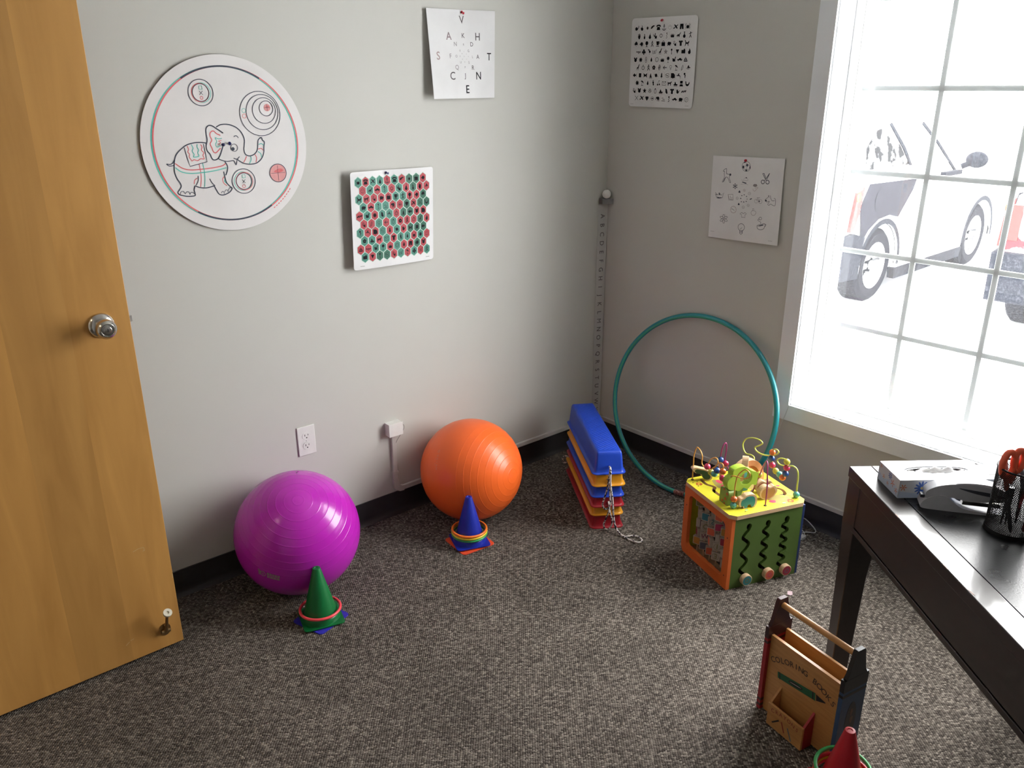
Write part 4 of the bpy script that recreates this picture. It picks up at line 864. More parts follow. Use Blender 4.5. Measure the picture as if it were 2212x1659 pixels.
# ---------------- stack of plastic troughs ----------------
to, tth = Vector((-.691, -.6226, 0)), -.5895; Lt, Wt = .558, .1363
def rrect(w, l, r, inset=0., n=6):
    P = []; x0, x1, y0, y1 = inset, w-inset, inset, l-inset; r = max(r-inset*.5, .004)
    for cx, cy, a0 in ((x1-r, y1-r, 0), (x0+r, y1-r, 90), (x0+r, y0+r, 180), (x1-r, y0+r, 270)):
        for k in range(n+1): a = R(a0+90*k/n); P.append((cx+r*math.cos(a), cy+r*math.sin(a)))
    return P
def trough_body(ridges):
    q = MB(); lv = [(0, 0, .022), (0, .0028, .022), (.0055, .0045, .020), (.009, .008, .018), (.0105, .020, .018), (.0165, .076, .018), (.0185, .0845, .017), (.0225, .0895, .015), (.028, .0905, .012)]
    rings = [[(x, y, z) for x, y in rrect(Wt, Lt, r, ins)] for ins, z, r in lv]; n = len(rings[0]); V = [p for rg in rings for p in rg]; F = []
    for i in range(len(rings)-1):
        for k in range(n): j = (k+1) % n; F.append((i*n+k, i*n+j, (i+1)*n+j, (i+1)*n+k))
    F.append(tuple(range((len(rings)-1)*n, len(rings)*n))); q.add(V, F)
    inn = [[(x, y, z) for x, y in rrect(Wt, Lt, r, ins+.0022)] for ins, z, r in lv[2:-1]]   # inner skin
    V = [(x, y, max(0, z-.002)) for rg in inn for x, y, z in rg]; F = []
    for i in range(len(inn)-1):
        for k in range(n): j = (k+1) % n; F.append((i*n+j, i*n+k, (i+1)*n+k, (i+1)*n+j))
    q.add(V, F); q.add([(x, y, 0) for x, y in rrect(Wt, Lt, .022)]+[(x, y, .0025) for x, y in rrect(Wt, Lt, .018, .0077)], [(k, n+k, n+(k+1) % n, (k+1) % n) for k in range(n)])
    if ridges:   # raised diagonal grip ridges on top
        x0, x1, y0, y1 = .033, Wt-.033, .040, Lt-.045; k = -8
        while k < 36:
            yb = y0+k*.0145; P = []; sl = .75
            xa, xb = x0, x1; ya, yb2 = yb, yb+sl*(x1-x0)
            if ya < y0: xa = x0+(y0-ya)/sl; ya = y0
            if yb2 > y1: xb = x0+(y1-yb)/sl; yb2 = y1
            if xb-xa > .006:
                a = Vector((xa, ya, .0905)); b = Vector((xb, yb2, .0905)); q.tube([a, b], .0013, 6)
            k += 1
    return q
TB, TY, TR_ = pl('trough_blue', (.012, .06, .50)), pl('trough_yellow', (.68, .29, .012)), pl('trough_red', (.33, .008, .018))
def rope_mat():
    m = bpy.data.materials.new('flecked_rope'); m.use_nodes = True; n = m.node_tree.nodes; l = m.node_tree.links; b = n['Principled BSDF']
    tc = n.new('ShaderNodeTexCoord'); v = n.new('ShaderNodeTexVoronoi'); v.inputs['Scale'].default_value = 170; l.new(tc.outputs['Object'], v.inputs[0])
    s = n.new('ShaderNodeSeparateColor'); l.new(v.outputs['Color'], s.inputs[0]); r = n.new('ShaderNodeValToRGB'); r.color_ramp.interpolation = 'CONSTANT'
    r.color_ramp.elements[0].color = (.035, .03, .05, 1); r.color_ramp.elements[1].color = (.62, .58, .55, 1); r.color_ramp.elements[1].position = .36; l.new(s.outputs[0], r.inputs[0]); l.new(r.outputs[0], b.inputs['Base Color'])
    b.inputs['Roughness'].default_value = .9; bu = n.new('ShaderNodeBump'); bu.inputs['Strength'].default_value = .6; bu.inputs['Distance'].default_value = .001; l.new(v.outputs['Distance'], bu.inputs['Height']); l.new(bu.outputs[0], b.inputs['Normal']); return m
ROPE = rope_mat()
TZ = [0, .057, .097, .139, .189, .240]
TC = [TR_, TY, TR_, TB, TY, TB]
TL = ['bottom red trough of the nested stack, resting on the carpet', 'lower yellow trough of the stack, between the two red ones', 'upper red trough of the stack, under the lower blue one', 'lower blue trough of the stack, between red and yellow', 'upper yellow trough of the stack, just under the top blue one', 'upturned blue trough with ridged top, topmost of the nested stack']
ROPES = {5: [[(.0664, .004, .2725), (.0664, -.008, .2700), (.0640, -.010, .2407), (.0569, -.013, .1846), (.0457, -.012, .1384), (.0410, -.012, .1140), (.0510, -.012, .0968), (.0641, -.012, .0980), (.0727, -.012, .1160), (.0690, -.013, .150), (.0672, -.018, .190), (.0672, -.0185, .2300), (.0690, -.009, .262), (.0695, .004, .270)]],
  4: [[(.0620, .010, .2150), (.0654, -.014, .2265), (.0712, -.020, .1755), (.0771, -.022, .1240), (.0828, -.022, .0760), (.0878, -.026, .0465), (.092, -.040, .020), (.115, -.075, .0060), (.150, -.075, .0060), (.172, -.088, .0060), (.178, -.113, .0060), (.160, -.128, .0060), (.136, -.108, .0060), (.113, -.075, .0060), (.098, -.048, .014), (.086, -.031, .045), (.080, -.030, .09), (.074, -.026, .16), (.066, .010, .2120)]],
  2: [[(.0683, .010, .1180), (.0683, -.012, .0950), (.0564, -.013, .0548), (.0479, -.014, .0303), (.0524, -.014, .0111), (.0660, -.014, .0060), (.0786, -.014, .0197), (.0813, -.014, .0447), (.0713, -.012, .0800), (.0703, .010, .1180)]]}
for i, (z, m_, lb) in enumerate(zip(TZ, TC, TL)):
    j = (0, .006, -.003, .004, -.004, 0)[i]*.6
    root = empty('plastic_trough', to+Vector((j*.4, j, z)), lb, 'trough', 'nested plastic troughs in the corner', (0, 0, tth))
    trough_body(i == 5).build('trough_body', m_, root, smooth=45)
    M = Matrix.Rotation(0, 4, 'Z')
    for P in ROPES.get(i, []): MB().tube([v-Vector((0, 0, z)) for v in smooth_path(P, 6)], .0034, 8).build('rope_handle', ROPE, root, smooth=80)
    if i == 1: MB().tube([v-Vector((0, 0, z)) for v in smooth_path([(.012, Lt-.07, .088), (-.014, Lt-.065, .095), (-.022, Lt-.055, .075), (-.016, Lt-.050, .055), (.008, Lt-.045, .050)], 6)], .0034, 8).build('rope_handle', ROPE, root, smooth=80)
    if i == 5: MB().lathe([(.0034, 0), (.0052, 0), (.0052, .0012), (.0034, .0012)], 16, M=frame((.068, .0095, .032), (1, 0, 0), (0, 0, 1), (0, -1, 0)), caps=False).build('rope_hole', m_, root)

# ---------------- wooden activity cube ----------------
cub = empty('activity_cube', (-.635, -1.225, 0), 'wooden activity cube with orange and green sides and looping bead wires on its yellow top', 'activity cube', None, (0, 0, -.347))
WOOD = mat('pale_maple', (.62, .43, .27), .5, col2=(.55, .36, .21), scale=25, stretch=(1, 1, 8)); CW_, CD_, CH_ = .296, .293, .280
CORG, CGRN, CBLU, CYEL = mat('orange_paint', (.62, .13, .025), .45, scale=15), mat('olive_green_paint', (.070, .13, .022), .5, scale=15), mat('navy_paint', (.012, .03, .12), .5), mat('yellow_paint', (.66, .60, .035), .42, scale=10)
TANP, PINKP, LIMEP, BRNP, REDP2, GRNP, LEMP = mat('tan_print', (.36, .30, .08), .5), mat('hot_pink_print', (.68, .06, .12), .5), mat('leaf_print', (.30, .40, .05), .5), mat('brown_print', (.10, .05, .03), .5), mat('brick_print', (.55, .09, .03), .5), mat('mint_print', (.30, .55, .35), .5), mat('lemon_print', (.75, .70, .06), .5)
def rr2(x0, y0, x1, y1, r, n=5):
    P = []
    for cx, cy, a0 in ((x1-r, y1-r, 0), (x0+r, y1-r, 90), (x0+r, y0+r, 180), (x1-r, y0+r, 270)):
        for k in range(n+1): a = R(a0+90*k/n); P.append((cx+r*math.cos(a), cy+r*math.sin(a)))
    return P
def stroke_outline(P, w, head=None):
    """closed outline round an open path (slot shape); optional wider round head at the start"""
    P = [Vector((p[0], p[1])) for p in P]; n = len(P); Lf = []; Rt = []
    for i in range(n):
        a = P[max(i-1, 0)]; b = P[min(i+1, n-1)]; d = (b-a).normalized(); q = Vector((-d.y, d.x))*w/2; Lf.append(P[i]+q); Rt.append(P[i]-q)
    d = (P[-1]-P[-2]).normalized(); a0 = math.atan2(d.y, d.x); end = [P[-1]+Vector((math.cos(a0+R(90-t)), math.sin(a0+R(90-t))))*w/2 for t in (30, 60, 90, 120, 150)]
    d = (P[0]-P[1]).normalized(); a0 = math.atan2(d.y, d.x)
    if head:
        h = math.degrees(math.asin(min(.9, w/2/head))); c = P[0]; st = [c+Vector((math.cos(a0+R(t)), math.sin(a0+R(t))))*head for t in range(-int(180-h), int(180-h)+1, 15)]
        # start cap travels from right side round to left side
        Lf = Lf[1:]; Rt = Rt[1:]
    else: st = [P[0]+Vector((math.cos(a0+R(t)), math.sin(a0+R(t))))*w/2 for t in (-60, -30, 0, 30, 60)]
    out = Lf+end+Rt[::-1]+st
    return [(v.x, v.y) for v in out]
# orange panel (plane u=0) with rounded window; frame maps x->v, y->z, thickness +u
q = MB(); V, F = shape2d([(.012, 0), (CD_-.012, 0), (CD_, .020), (CD_, CH_), (0, CH_), (0, .0)], [rr2(.0345, .037, .262, .249, .018)], .014)
q.add(V, F, 0, frame((0, 0, 0), (0, 1, 0), (0, 0, 1), (1, 0, 0)))
orp = q.build('orange_panel', CORG, cub, smooth=30)
for v_, z_ in ((.018, .20), (.018, .05), (.275, .2)): MB().lathe([(.0026, 0), (.0018, .0006)], 10, M=frame((-.0001, v_, z_), (0, 1, 0), (0, 0, 1), (-1, 0, 0))).build('screw_head', DARK, orp)
MB().box((.062, .016, .013), (.064, CD_-.014, CH_-.002)).build('inner_shade_board', mat('painted_inner_shade', (.030, .022, .016), .8), orp)  # dark sheet added to stand for the shade inside the cube
# spinning picture tiles on rods
TILE = mat('cream_tile', (.40, .34, .28), .5); tcol = [mat(n_, c, .5) for n_, c in (('tile_crimson', (.28, .015, .04)), ('tile_teal', (.03, .16, .20)), ('tile_ochre', (.42, .18, .03)), ('tile_plum', (.14, .015, .07)), ('tile_pink', (.42, .03, .10)), ('tile_slate', (.10, .10, .13)), ('tile_olive', (.16, .14, .05)), ('tile_vermilion', (.50, .09, .04)))]
random.seed(7)
vs_ = [.240, .201, .161, .121, .080, .052]; zs_ = [.234, .196, .158, .119, .080, .052]
for i, v_ in enumerate([.235, .195, .155, .115, .075]):
    MB().tube([(.034, v_, .014), (.034, v_, CH_-.008)], .0025, 8).build('tile_rod', WOOD, orp)
    for j, z_ in enumerate([.2255, .1855, .1455, .1055, .0655]):
        a = R(random.choice([-38, -30, -22, 35, 48, 30, -50, 62])+random.uniform(-6, 6)); q = MB()
        q.box((-.0075, -.0165, -.0165), (.0075, .0165, .0165), 0)
        k = random.randrange(8)
        for sg in (-1, 1):
            M = frame((sg*.0077, 0, 0), (0, 1, 0), (0, 0, 1), (sg, 0, 0)); 
            if random.random() < .75: q.prism(rr2(-.0135, -.0135, .0135, .0135, .003, 2), -.0001, .0002, 1, M)
            else:
                V, F = text2d(chr(65+random.randrange(26)), .026); q.add([(p.x, p.y, .0003) for p in V], F, 1, M); V, F = ribbon(circle_pts(0, 0, .012, 16), .001, True); q.add([(p.x, p.y, .0003) for p in V], F, 1, M)
        o = q.build('picture_tile', [TILE, tcol[k]], orp, smooth=0); o.location = (.034, v_, z_); o.rotation_euler = (0, 0, a)
# green panel (v=0 plane) with three wavy slots
def wave(P): return [(v.x, v.y) for v in smooth_path(P, 7)]
s1 = wave([(.0725, .2405), (.0725, .228), (.0516, .200), (.0770, .174), (.0690, .154), (.0520, .134), (.0765, .106), (.0690, .088), (.0520, .068), (.0755, .044), (.0760, .036)])
s2 = wave([(.1525, .2385), (.1535, .226), (.1355, .208), (.1580, .186), (.1345, .164), (.1580, .141), (.1345, .118), (.1585, .095), (.1350, .073), (.1580, .050), (.1640, .040)])
s3 = wave([(.2325, .2385), (.2340, .228), (.2155, .212), (.2390, .193), (.2150, .174), (.2395, .154), (.2150, .136), (.2400, .117), (.2150, .099), (.2400, .080), (.2155, .062), (.2330, .046), (.2390, .040)])
def slotted(x0, x1, z0, z1, paths, hw, heads, n1, n2):
    segs = [(Vector(p[i]), Vector(p[i+1])) for p in paths for i in range(len(p)-1)]
    def dist(P):   # signed: negative inside a slot; with gradient direction
        best = 9; g = Vector((0, 1))
        for a, b in segs:
            if abs(a.x-P.x) > .02 or abs(a.y-P.y) > .02: continue
            ab = b-a; t = max(0, min(1, (P-a).dot(ab)/max(ab.dot(ab), 1e-12))); c = P-(a+ab*t); d = c.length-hw
            if d < best: best = d; g = c.normalized() if c.length > 1e-7 else g
        for c0, r0 in heads:
            c = P-Vector(c0); d = c.length-r0
            if d < best: best = d; g = c.normalized() if c.length > 1e-7 else g
        return best, g
    cell = (x1-x0)/n1; V = []; D = []
    for j in range(n2+1):
        for i in range(n1+1):
            P = Vector((x0+(x1-x0)*i/n1, z0+(z1-z0)*j/n2)); d, g = dist(P)
            if 0 < i < n1 and 0 < j < n2 and abs(d) < cell*.62: P = P-g*d; d = 0
            V.append((P.x, 0, P.y)); D.append(d)
    F = []
    for j in range(n2):
        for i in range(n1):
            a = j*(n1+1)+i; f = (a, a+1, a+n1+2, a+n1+1)
            if all(D[k] > -1e-5 for k in f): F.append(f)
            else:
                for tri in ((f[0], f[1], f[2]), (f[0], f[2], f[3])):
                    if all(D[k] > -1e-5 for k in tri): F.append(tri)
    used = sorted({k for f in F for k in f}); mp = {k: i for i, k in enumerate(used)}
    return [V[k] for k in used], [tuple(mp[k] for k in f) for f in F]
V, F = slotted(.0142, CW_, 0, CH_, (s1, s2, s3), .0062, [(s[0], .0108) for s in (s1, s2, s3)], 150, 148)
q = MB().add(V, F); grp = q.build('green_panel', CGRN, cub, smooth=0, solid=.0120)
q = MB().box((.014, .030, .004), (CW_-.012, .034, CH_)); q.build('slot_shade_board', mat('painted_slot_shade', (.06, .05, .035), .7), grp)  # dark sheet put behind the slots in place of interior shade
for u_, z_, c in ((.0745, .0330, 1), (.1690, .0350, 7), (.2430, .0350, 0)):
    q = MB(); M = frame((u_, -.001, z_), (1, 0, 0), (0, 0, 1), (0, -1, 0)); q.lathe([(.0195, 0), (.021, .0015), (.021, .0165), (.0195, .018)], 36, 0, M); q.lathe([(.0180, .0180), (.0180, .0184)], 30, 1, M)
    V, F = ribbon(circle_pts(0, 0, .0085, 5), .0035, True); q.add([(p.x, p.y, .0187) for p in V], F, 2, M); q.tube([(u_, 0, z_), (u_, .025, z_)], .004, 10)
    q.build('sliding_knob', [WOOD, mat('teal_knob_print', (.03, .18, .20), .4) if c == 1 else tcol[c], tcol[(c+5) % 8]], grp, smooth=40)
MB().box((CW_-.0, .0, 0), (CW_+.010, CD_, CH_-.0)).build('blue_panel', CBLU, cub, bevel=.001)
MB().box((.014, CD_-.012, 0), (CW_-.001, CD_, CH_)).build('back_panel', CYEL, cub)
MB().box((.014, .0125, .002), (CW_-.001, CD_-.012, .012)).build('bottom_panel', WOOD, cub)
# chamfered top board with carved tracks
ch = .020; ov = .007; x0, x1, y0, y1 = -ov, CW_+ov+.006, -ov, CD_+ov
tracks = [stroke_outline(wave([(.052, .270), (.050, .235), (.064, .205), (.046, .180), (.048, .130), (.058, .108)]), .013),
          stroke_outline(wave([(.175, .085), (.215, .110), (.262, .120), (.280, .100), (.270, .070), (.245, .066)]), .012)]
q = MB(); V, F = shape2d([(x0+ch, y0), (x1-ch, y0), (x1, y0+ch), (x1, y1-ch), (x1-ch, y1), (x0+ch, y1), (x0, y1-ch), (x0, y0+ch)], tracks, .015)
for f in F:
    zs = [V[i][2] for i in f]; q.add([V[i] for i in f], [tuple(range(len(f)))], 1 if min(zs) > .0149 else 0, Matrix.Translation((0, 0, CH_)))
topb = q.build('top_board', [WOOD, CYEL], cub, smooth=0)
q = MB(); V, F = shape2d([(x0+ch+.002, y0+.0042), (x1-ch-.002, y0+.0042), (x1-.0042, y0+ch+.002)], [], .0001)
# printed art on the top
zt = CH_+.015
art = MB()
def ap(P, mi, l=.0003):
    from mathutils.geometry import tessellate_polygon
    T = tessellate_polygon([[Vector((a, b, 0)) for a, b in P]]); art.add([(a, b, zt+l) for a, b in P], [tuple(t) for t in T], mi)
ap(blob(.225, .045, .040, .034, 20, .12, 3, 1), 0); ap(blob(.215, .160, .055, .028, 20, .1, 3), 0, .0002); ap(blob(.100, .215, .026, .040, 18, .1, 4), 0)
for x, y, rx, ry, mi in ((.192, .038, .013, .010, 1), (.262, .142, .014, .009, 1), (.215, .020, .012, .008, 6), (.170, .060, .012, .012, 6), (.248, .055, .010, .008, 2), (.235, .165, .014, .010, 6), (.285, .060, .010, .012, 6), (.105, .235, .010, .016, 1), (.100, .200, .009, .010, 1), (.286, .130, .008, .006, 1), (.180, .165, .015, .009, 2), (.225, .140, .016, .007, 6)): ap(blob(x, y, rx, ry, 12, .08, 3), mi, .0006)
ap([(.134, .085), (.150, .085), (.152, .110), (.185, .135), (.182, .141), (.152, .122), (.150, .135), (.143, .122), (.136, .134), (.132, .121), (.095, .122), (.108, .115), (.132, .105)], 3, .0007)
for cx, cy in ((.026, .246), (.255, .020)):
    for k in range(9): ap(blob(cx+.017*math.cos(k*.7)*(.4+.1*(k % 3)), cy+.012*math.sin(k*.7)*(.6+.2*(k % 2)), .0042, .0030, 8, .2, 4), 4, .0007+.00005*k)
ap(blob(.222, .014, .007, .004, 10, .2, 4), 5, .0012); ap(blob(.070, .020, .006, .004, 10, .2, 4), 5)
for x, y in ((.058, .010), (.045, .036), (.010, .262), (.030, .265), (.014, .232), (.060, .128)): ap(blob(x, y, .0026, .0026, 8), 3, .0009)
art.build('printed_scene', [TANP, PINKP, LIMEP, BRNP, REDP2, GRNP, LEMP], topb, smooth=0)
# tree, bush, arches, animals
def board(name, P, v0, v1, mats, hole=None, plane='v', parent=cub):
    q = MB(); V, F = shape2d(P, [hole] if hole else [], v1-v0)
    M = frame((0, v1, 0), (1, 0, 0), (0, 0, 1), (0, -1, 0)) if plane == 'v' else frame((v0, 0, 0), (0, 1, 0), (0, 0, 1), (1, 0, 0))
    for f in F:
        w_ = [V[i][2] for i in f]; side = not (min(w_) > (v1-v0)-1e-4 or max(w_) < 1e-4)
        q.add([V[i] for i in f], [tuple(range(len(f)))], 1 if side and len(mats) > 1 else 0, M)
    return q.build(name, mats, parent, smooth=0)
mm = lambda L: [(a/1000, b/1000) for a, b in L]
sm = lambda L, k=4: [(v.x, v.y) for v in smooth_path(mm(L), k, True)]
LIME = mat('lime_green_paint', (.33, .50, .045), .4); MOSS = mat('moss_green_paint', (.20, .30, .06), .45)
tree = board('tree_crown', sm([(49, 436), (68, 438), (86, 434), (112, 416), (135, 406), (140, 385), (136, 358), (118, 362), (101, 348), (84, 356), (68, 346), (47, 353), (24, 359), (15, 380), (19, 398), (34, 408), (35, 428)]), .066, .094, [LIME, LIME], circle_pts(.091, .390, .0245, 24))
MB().prism(mm([(60, 295), (78, 295), (84, 330), (92, 360), (58, 360), (66, 330)]), .0, .014, M=frame((0, .087, 0), (1, 0, 0), (0, 0, 1), (0, -1, 0))).build('tree_trunk', MOSS, tree)
bush = board('leafy_bush', sm([(112, 295), (90, 294), (68, 295), (66, 320), (60, 342), (66, 352), (88, 356), (108, 352), (113, 330)]), .022, .046, [MOSS, MOSS], plane='u')
q = MB()
for y, z, r in ((.080, .318, .006), (.096, .305, .0045), (.072, .340, .005), (.090, .350, .004), (.083, .299, .004)): q.prism(blob(y, z, r, r, 12), -.0002, .0002, 0, frame((.0217, 0, 0), (0, 1, 0), (0, 0, 1), (-1, 0, 0)).copy() if False else frame((.0218, 0, 0), (0, -1, 0), (0, 0, 1), (-1, 0, 0)) @ Matrix.Diagonal((-1, 1, 1, 1)))
q.build('red_berries', REDP2, bush)
def arc_board(name, cy, cz, r0, r1, u0, u1, m_, face):
    P = [(cy+r1*math.cos(R(a)), cz+r1*math.sin(R(a))) for a in range(0, 181, 9)]+[(cy+r0*math.cos(R(a)), cz+r0*math.sin(R(a))) for a in range(180, -1, -9)]
    return board(name, P, u0, u1, [m_, WOOD], plane='v')
PEACH = mat('peach_stain', (.66, .29, .13), .45); DEEPO = mat('deep_orange_stain', (.55, .16, .04), .45)
ar = empty('rainbow_arch', (0, 0, 0), '', ''); ar.parent = cub
for k_ in ('label', 'category'): del ar[k_]
ar.location = (.196, .200, zt); ar.rotation_euler = (0, 0, R(4))
for r0, r1, m_, t in ((.056, .074, PEACH, .028), (.036, .0555, DEEPO, .020)):
    P = [(r1*math.cos(R(a)), r1*math.sin(R(a))*1.25) for a in range(0, 181, 9)]+[(r0*math.cos(R(a)), r0*math.sin(R(a))*1.25) for a in range(180, -1, -9)]
    board('arch_band', P, -t/2, t/2, [m_, WOOD], plane='v', parent=ar)
up_ = board('rounded_block', sm([(-20, 0), (-17, 70), (-6, 108), (10, 120), (24, 108), (27, 70), (26, 0)]), -.011, .011, [WOOD, WOOD], parent=cub); up_.location = (.160, .168, zt); up_.rotation_euler = (0, 0, R(50))
def animal(name, P, loc, rot, m_, inner=None, th=.022):
    o = board(name, sm(P, 3), -th/2, th/2, [WOOD, WOOD], parent=cub); o.location = loc; o.rotation_euler = (0, 0, R(rot))
    q = MB(); I = inner or [(x*.80, 3+z*.82) for x, z in P]; I = sm(I, 3)
    from mathutils.geometry import tessellate_polygon
    T = tessellate_polygon([[Vector((a, b, 0)) for a, b in I]])
    for sg in (-1, 1): q.add([(a, sg*(th/2+.0003), b) for a, b in I], [tuple(t) for t in T])
    q.build('painted_figure', m_, o, smooth=0); return o
animal('rhino_figure', [(-34, 22), (-30, 38), (-18, 42), (-8, 50), (10, 52), (26, 48), (34, 36), (36, 18), (30, 2), (18, 2), (14, 12), (2, 12), (-2, 0), (-14, 0), (-18, 10), (-28, 8)], (.080, .040, zt), -4, mat('teal_figure', (.02, .20, .21), .4))
animal('monkey_figure', [(-30, 28), (-22, 46), (-6, 54), (10, 48), (26, 52), (38, 34), (28, 14), (14, 4), (-6, 2), (-24, 10)], (.182, .066, zt), -8, mat('tan_figure', (.42, .22, .07), .45))
animal('lion_figure', [(-28, 22), (-24, 40), (-8, 50), (8, 44), (22, 50), (36, 34), (30, 16), (14, 4), (-6, 2), (-22, 8)], (.200, .110, zt), -14, mat('russet_figure', (.40, .12, .07), .45))
animal('crocodile_figure', [(-44, 44), (-34, 52), (-10, 46), (10, 40), (26, 28), (34, 8), (26, -2), (8, 0), (-4, 12), (-10, 26), (-30, 30)], (.056, .272, zt+.004), -14, mat('dark_green_figure', (.010, .050, .045), .4))
board('toucan_figure', sm([(-8, 0), (-10, 60), (-4, 84), (10, 90), (16, 80), (8, 66), (12, 0)]), -.009, .009, [mat('aqua_figure', (.10, .40, .38), .4), WOOD]).location = (.150, .150, zt)
# bead wires
BC_ = {'r': mat('raspberry_bead', (.55, .03, .10), .25, coat=.4), 'b': mat('navy_bead', (.012, .06, .24), .25, coat=.4), 't': mat('teal_bead', (.10, .40, .34), .25, coat=.4), 'y': mat('olive_yellow_bead', (.50, .46, .06), .25, coat=.4), 'o': mat('burnt_orange_bead', (.60, .13, .025), .25, coat=.4)}
def wire(name, P, m_, beads, r=.0022, pre=()):
    PP = smooth_path(P, 5); o = MB().tube(PP, r, 10).build(name, m_, cub, smooth=80)
    for c, (x, y, z) in beads: MB().ball((0, 0, 0), .0118, 22, 14).build('bead', BC_[c], o, smooth=80).location = (x, y, z)
    return o
W1M, W2M, W3M = mat('amber_wire', (.70, .34, .06), .3, coat=.3), mat('lime_wire', (.56, .64, .12), .3, coat=.3), mat('magenta_wire', (.34, .03, .15), .3, coat=.3)
oA = [(.0229, .2856, .290), (.0228, .2877, .3624), (.0228, .2884, .3903), (.0234, .2762, .4291), (.0242, .2562, .4282), (.0249, .24, .4112), (.025, .2392, .3838), (.0255, .227, .3762), (.0263, .2079, .3791), (.0265, .2044, .3936), (.0271, .1889, .4205), (.0282, .1642, .4366), (.0288, .1501, .4302), (.0286, .1552, .4099), (.0278, .1743, .3924), (.0274, .1833, .3792), (.028, .1694, .3763), (.0284, .16, .406), (.0293, .1392, .4278), (.0301, .1208, .427), (.0301, .1190, .4040), (.033, .130, .385), (.040, .120, .365), (.034, .085, .395), (.030, .058, .415), (.034, .034, .420), (.0350, .0100, .426), (.0364, -.0157, .4425), (.0363, -.0173, .4585), (.0354, .0030, .4623), (.0344, .0208, .4488), (.0336, .0391, .4231), (.0332, .0470, .3887), (.0333, .0476, .3449), (.0333, .0467, .290)]
wire('bead_wire', oA, W1M, [('r', (.0263, .2060, .384)), ('y', (.030, .186, .370)), ('t', (.0284, .164, .374)), ('b', (.030, .152, .392)), ('o', (.0301, .1190, .404)), ('r', (.036, .124, .374)), ('t', (.0333, .0467, .307)), ('o', (.0333, .0470, .3305))])
lm_ = [(.2100, .2550, .290), (.2400, .2480, .330), (.2551, .239, .3614), (.2526, .254, .3704), (.2485, .279, .366), (.246, .2947, .3788), (.2451, .2998, .3998), (.2473, .2865, .424), (.2522, .2562, .4395), (.2573, .2251, .4441), (.26, .2085, .4376), (.2581, .2201, .4237), (.2548, .2406, .408), (.2562, .2322, .3963), (.2603, .207, .3934), (.2655, .1747, .401), (.2705, .144, .4154), (.2726, .1313, .4316), (.2707, .1429, .4379), (.2681, .1588, .4278), (.2678, .1604, .4087), (.2687, .1554, .3885), (.2691, .1525, .3674), (.2719, .1354, .3542), (.2748, .1176, .3507), (.2774, .1017, .3446), (.2791, .0915, .362), (.2795, .0886, .3853), (.2797, .0879, .4094), (.2778, .0995, .4172), (.2741, .122, .4116), (.2723, .1329, .3979), (.2743, .1208, .3882), (.279, .0918, .3931), (.2838, .0624, .4056), (.287, .0429, .3994), (.2882, .0353, .3756), (.2884, .0341, .3397), (.2886, .0328, .290)]
wire('bead_wire', lm_, W2M, [('o', (.2681, .1588, .420)), ('b', (.2680, .1590, .3960)), ('r', (.2695, .1530, .3720)), ('y', (.2725, .1340, .3560)), ('t', (.2755, .1160, .3500)), ('o', (.2775, .1010, .3440)), ('b', (.2793, .0905, .3640)), ('r', (.2796, .0882, .3880)), ('y', (.2790, .0900, .4110)), ('t', (.2886, .0328, .3068))], .0027)
p1 = [(.1380, .2750, .290), (.1150, .2550, .345), (.0980, .2320, .385), (.0920, .2200, .430), (.0990, .2180, .4560), (.1080, .2180, .4560), (.1110, .2180, .430), (.1110, .2200, .385), (.1200, .2000, .350), (.1300, .1800, .290)]
wire('bead_wire', p1, W3M, [('b', (.0930, .2220, .392)), ('r', (.1120, .2170, .376)), ('t', (.1240, .1950, .350)), ('y', (.138, .190, .342))], .0024)
p2 = [(.1500, .0230, .290), (.1490, .0240, .3700), (.1470, .0300, .4250), (.1530, .0420, .4520), (.1620, .0640, .4400), (.1700, .0900, .3900), (.1740, .1150, .3300), (.1760, .1300, .290)]
wire('bead_wire', p2, W3M, [('y', (.1760, .1050, .372)), ('t', (.1640, .1200, .362))], .0024)
for x, y in ((.0229, .2856), (.150, .023), (.0333, .0467), (.2886, .0328)): MB().lathe([(.0052, 0), (.0052, .0012), (.003, .0022)], 14, M=Matrix.Translation((x, y, zt))).build('wire_collar', DARK, topb)

# ---------------- crayon-ended wooden tote ----------------
tot = empty('coloring_book_tote', (-1.0393, -1.6379, 0), 'wooden tote for coloring books with crayon-shaped ends and a dowel handle, near the desk leg', 'tote box', None, (0, 0, -1.7612))
PINE = mat('amber_pine', (.48, .235, .075), .42, coat=.15, col2=(.40, .185, .055), scale=14, stretch=(1, 1, 9)); MAROON, TRED, TBLUE, TBLK = mat('dark_maroon_paint', (.045, .012, .014), .4), mat('crimson_paint', (.30, .012, .02), .45), mat('dusk_blue_paint', (.030, .075, .16), .45), mat('black_paint', (.012, .013, .016), .4)
LT, DT, HT = .238, .065, .2496
def face_board(name, y0, y1, h): return MB().box((0, y0, .004), (LT, y1, h)).build(name, PINE, tot, bevel=.0012)
fb = MB(); V, F = shape2d([(0, .006), (.006, 0), (.018, 0), (.024, .010), (.214, .010), (.220, 0), (.232, 0), (LT, .006), (LT, HT), (0, HT)], [], .009)
fb.add(V, F, 0, frame((0, .009, 0), (1, 0, 0), (0, 0, 1), (0, -1, 0)))
fb = fb.build('front_board', PINE, tot, bevel=.001)
face_board('back_board', DT-.009, DT, HT); MB().box((0, .009, .018), (LT, DT-.009, .026)).build('bottom_board', PINE, tot)
yc_ = DT/2
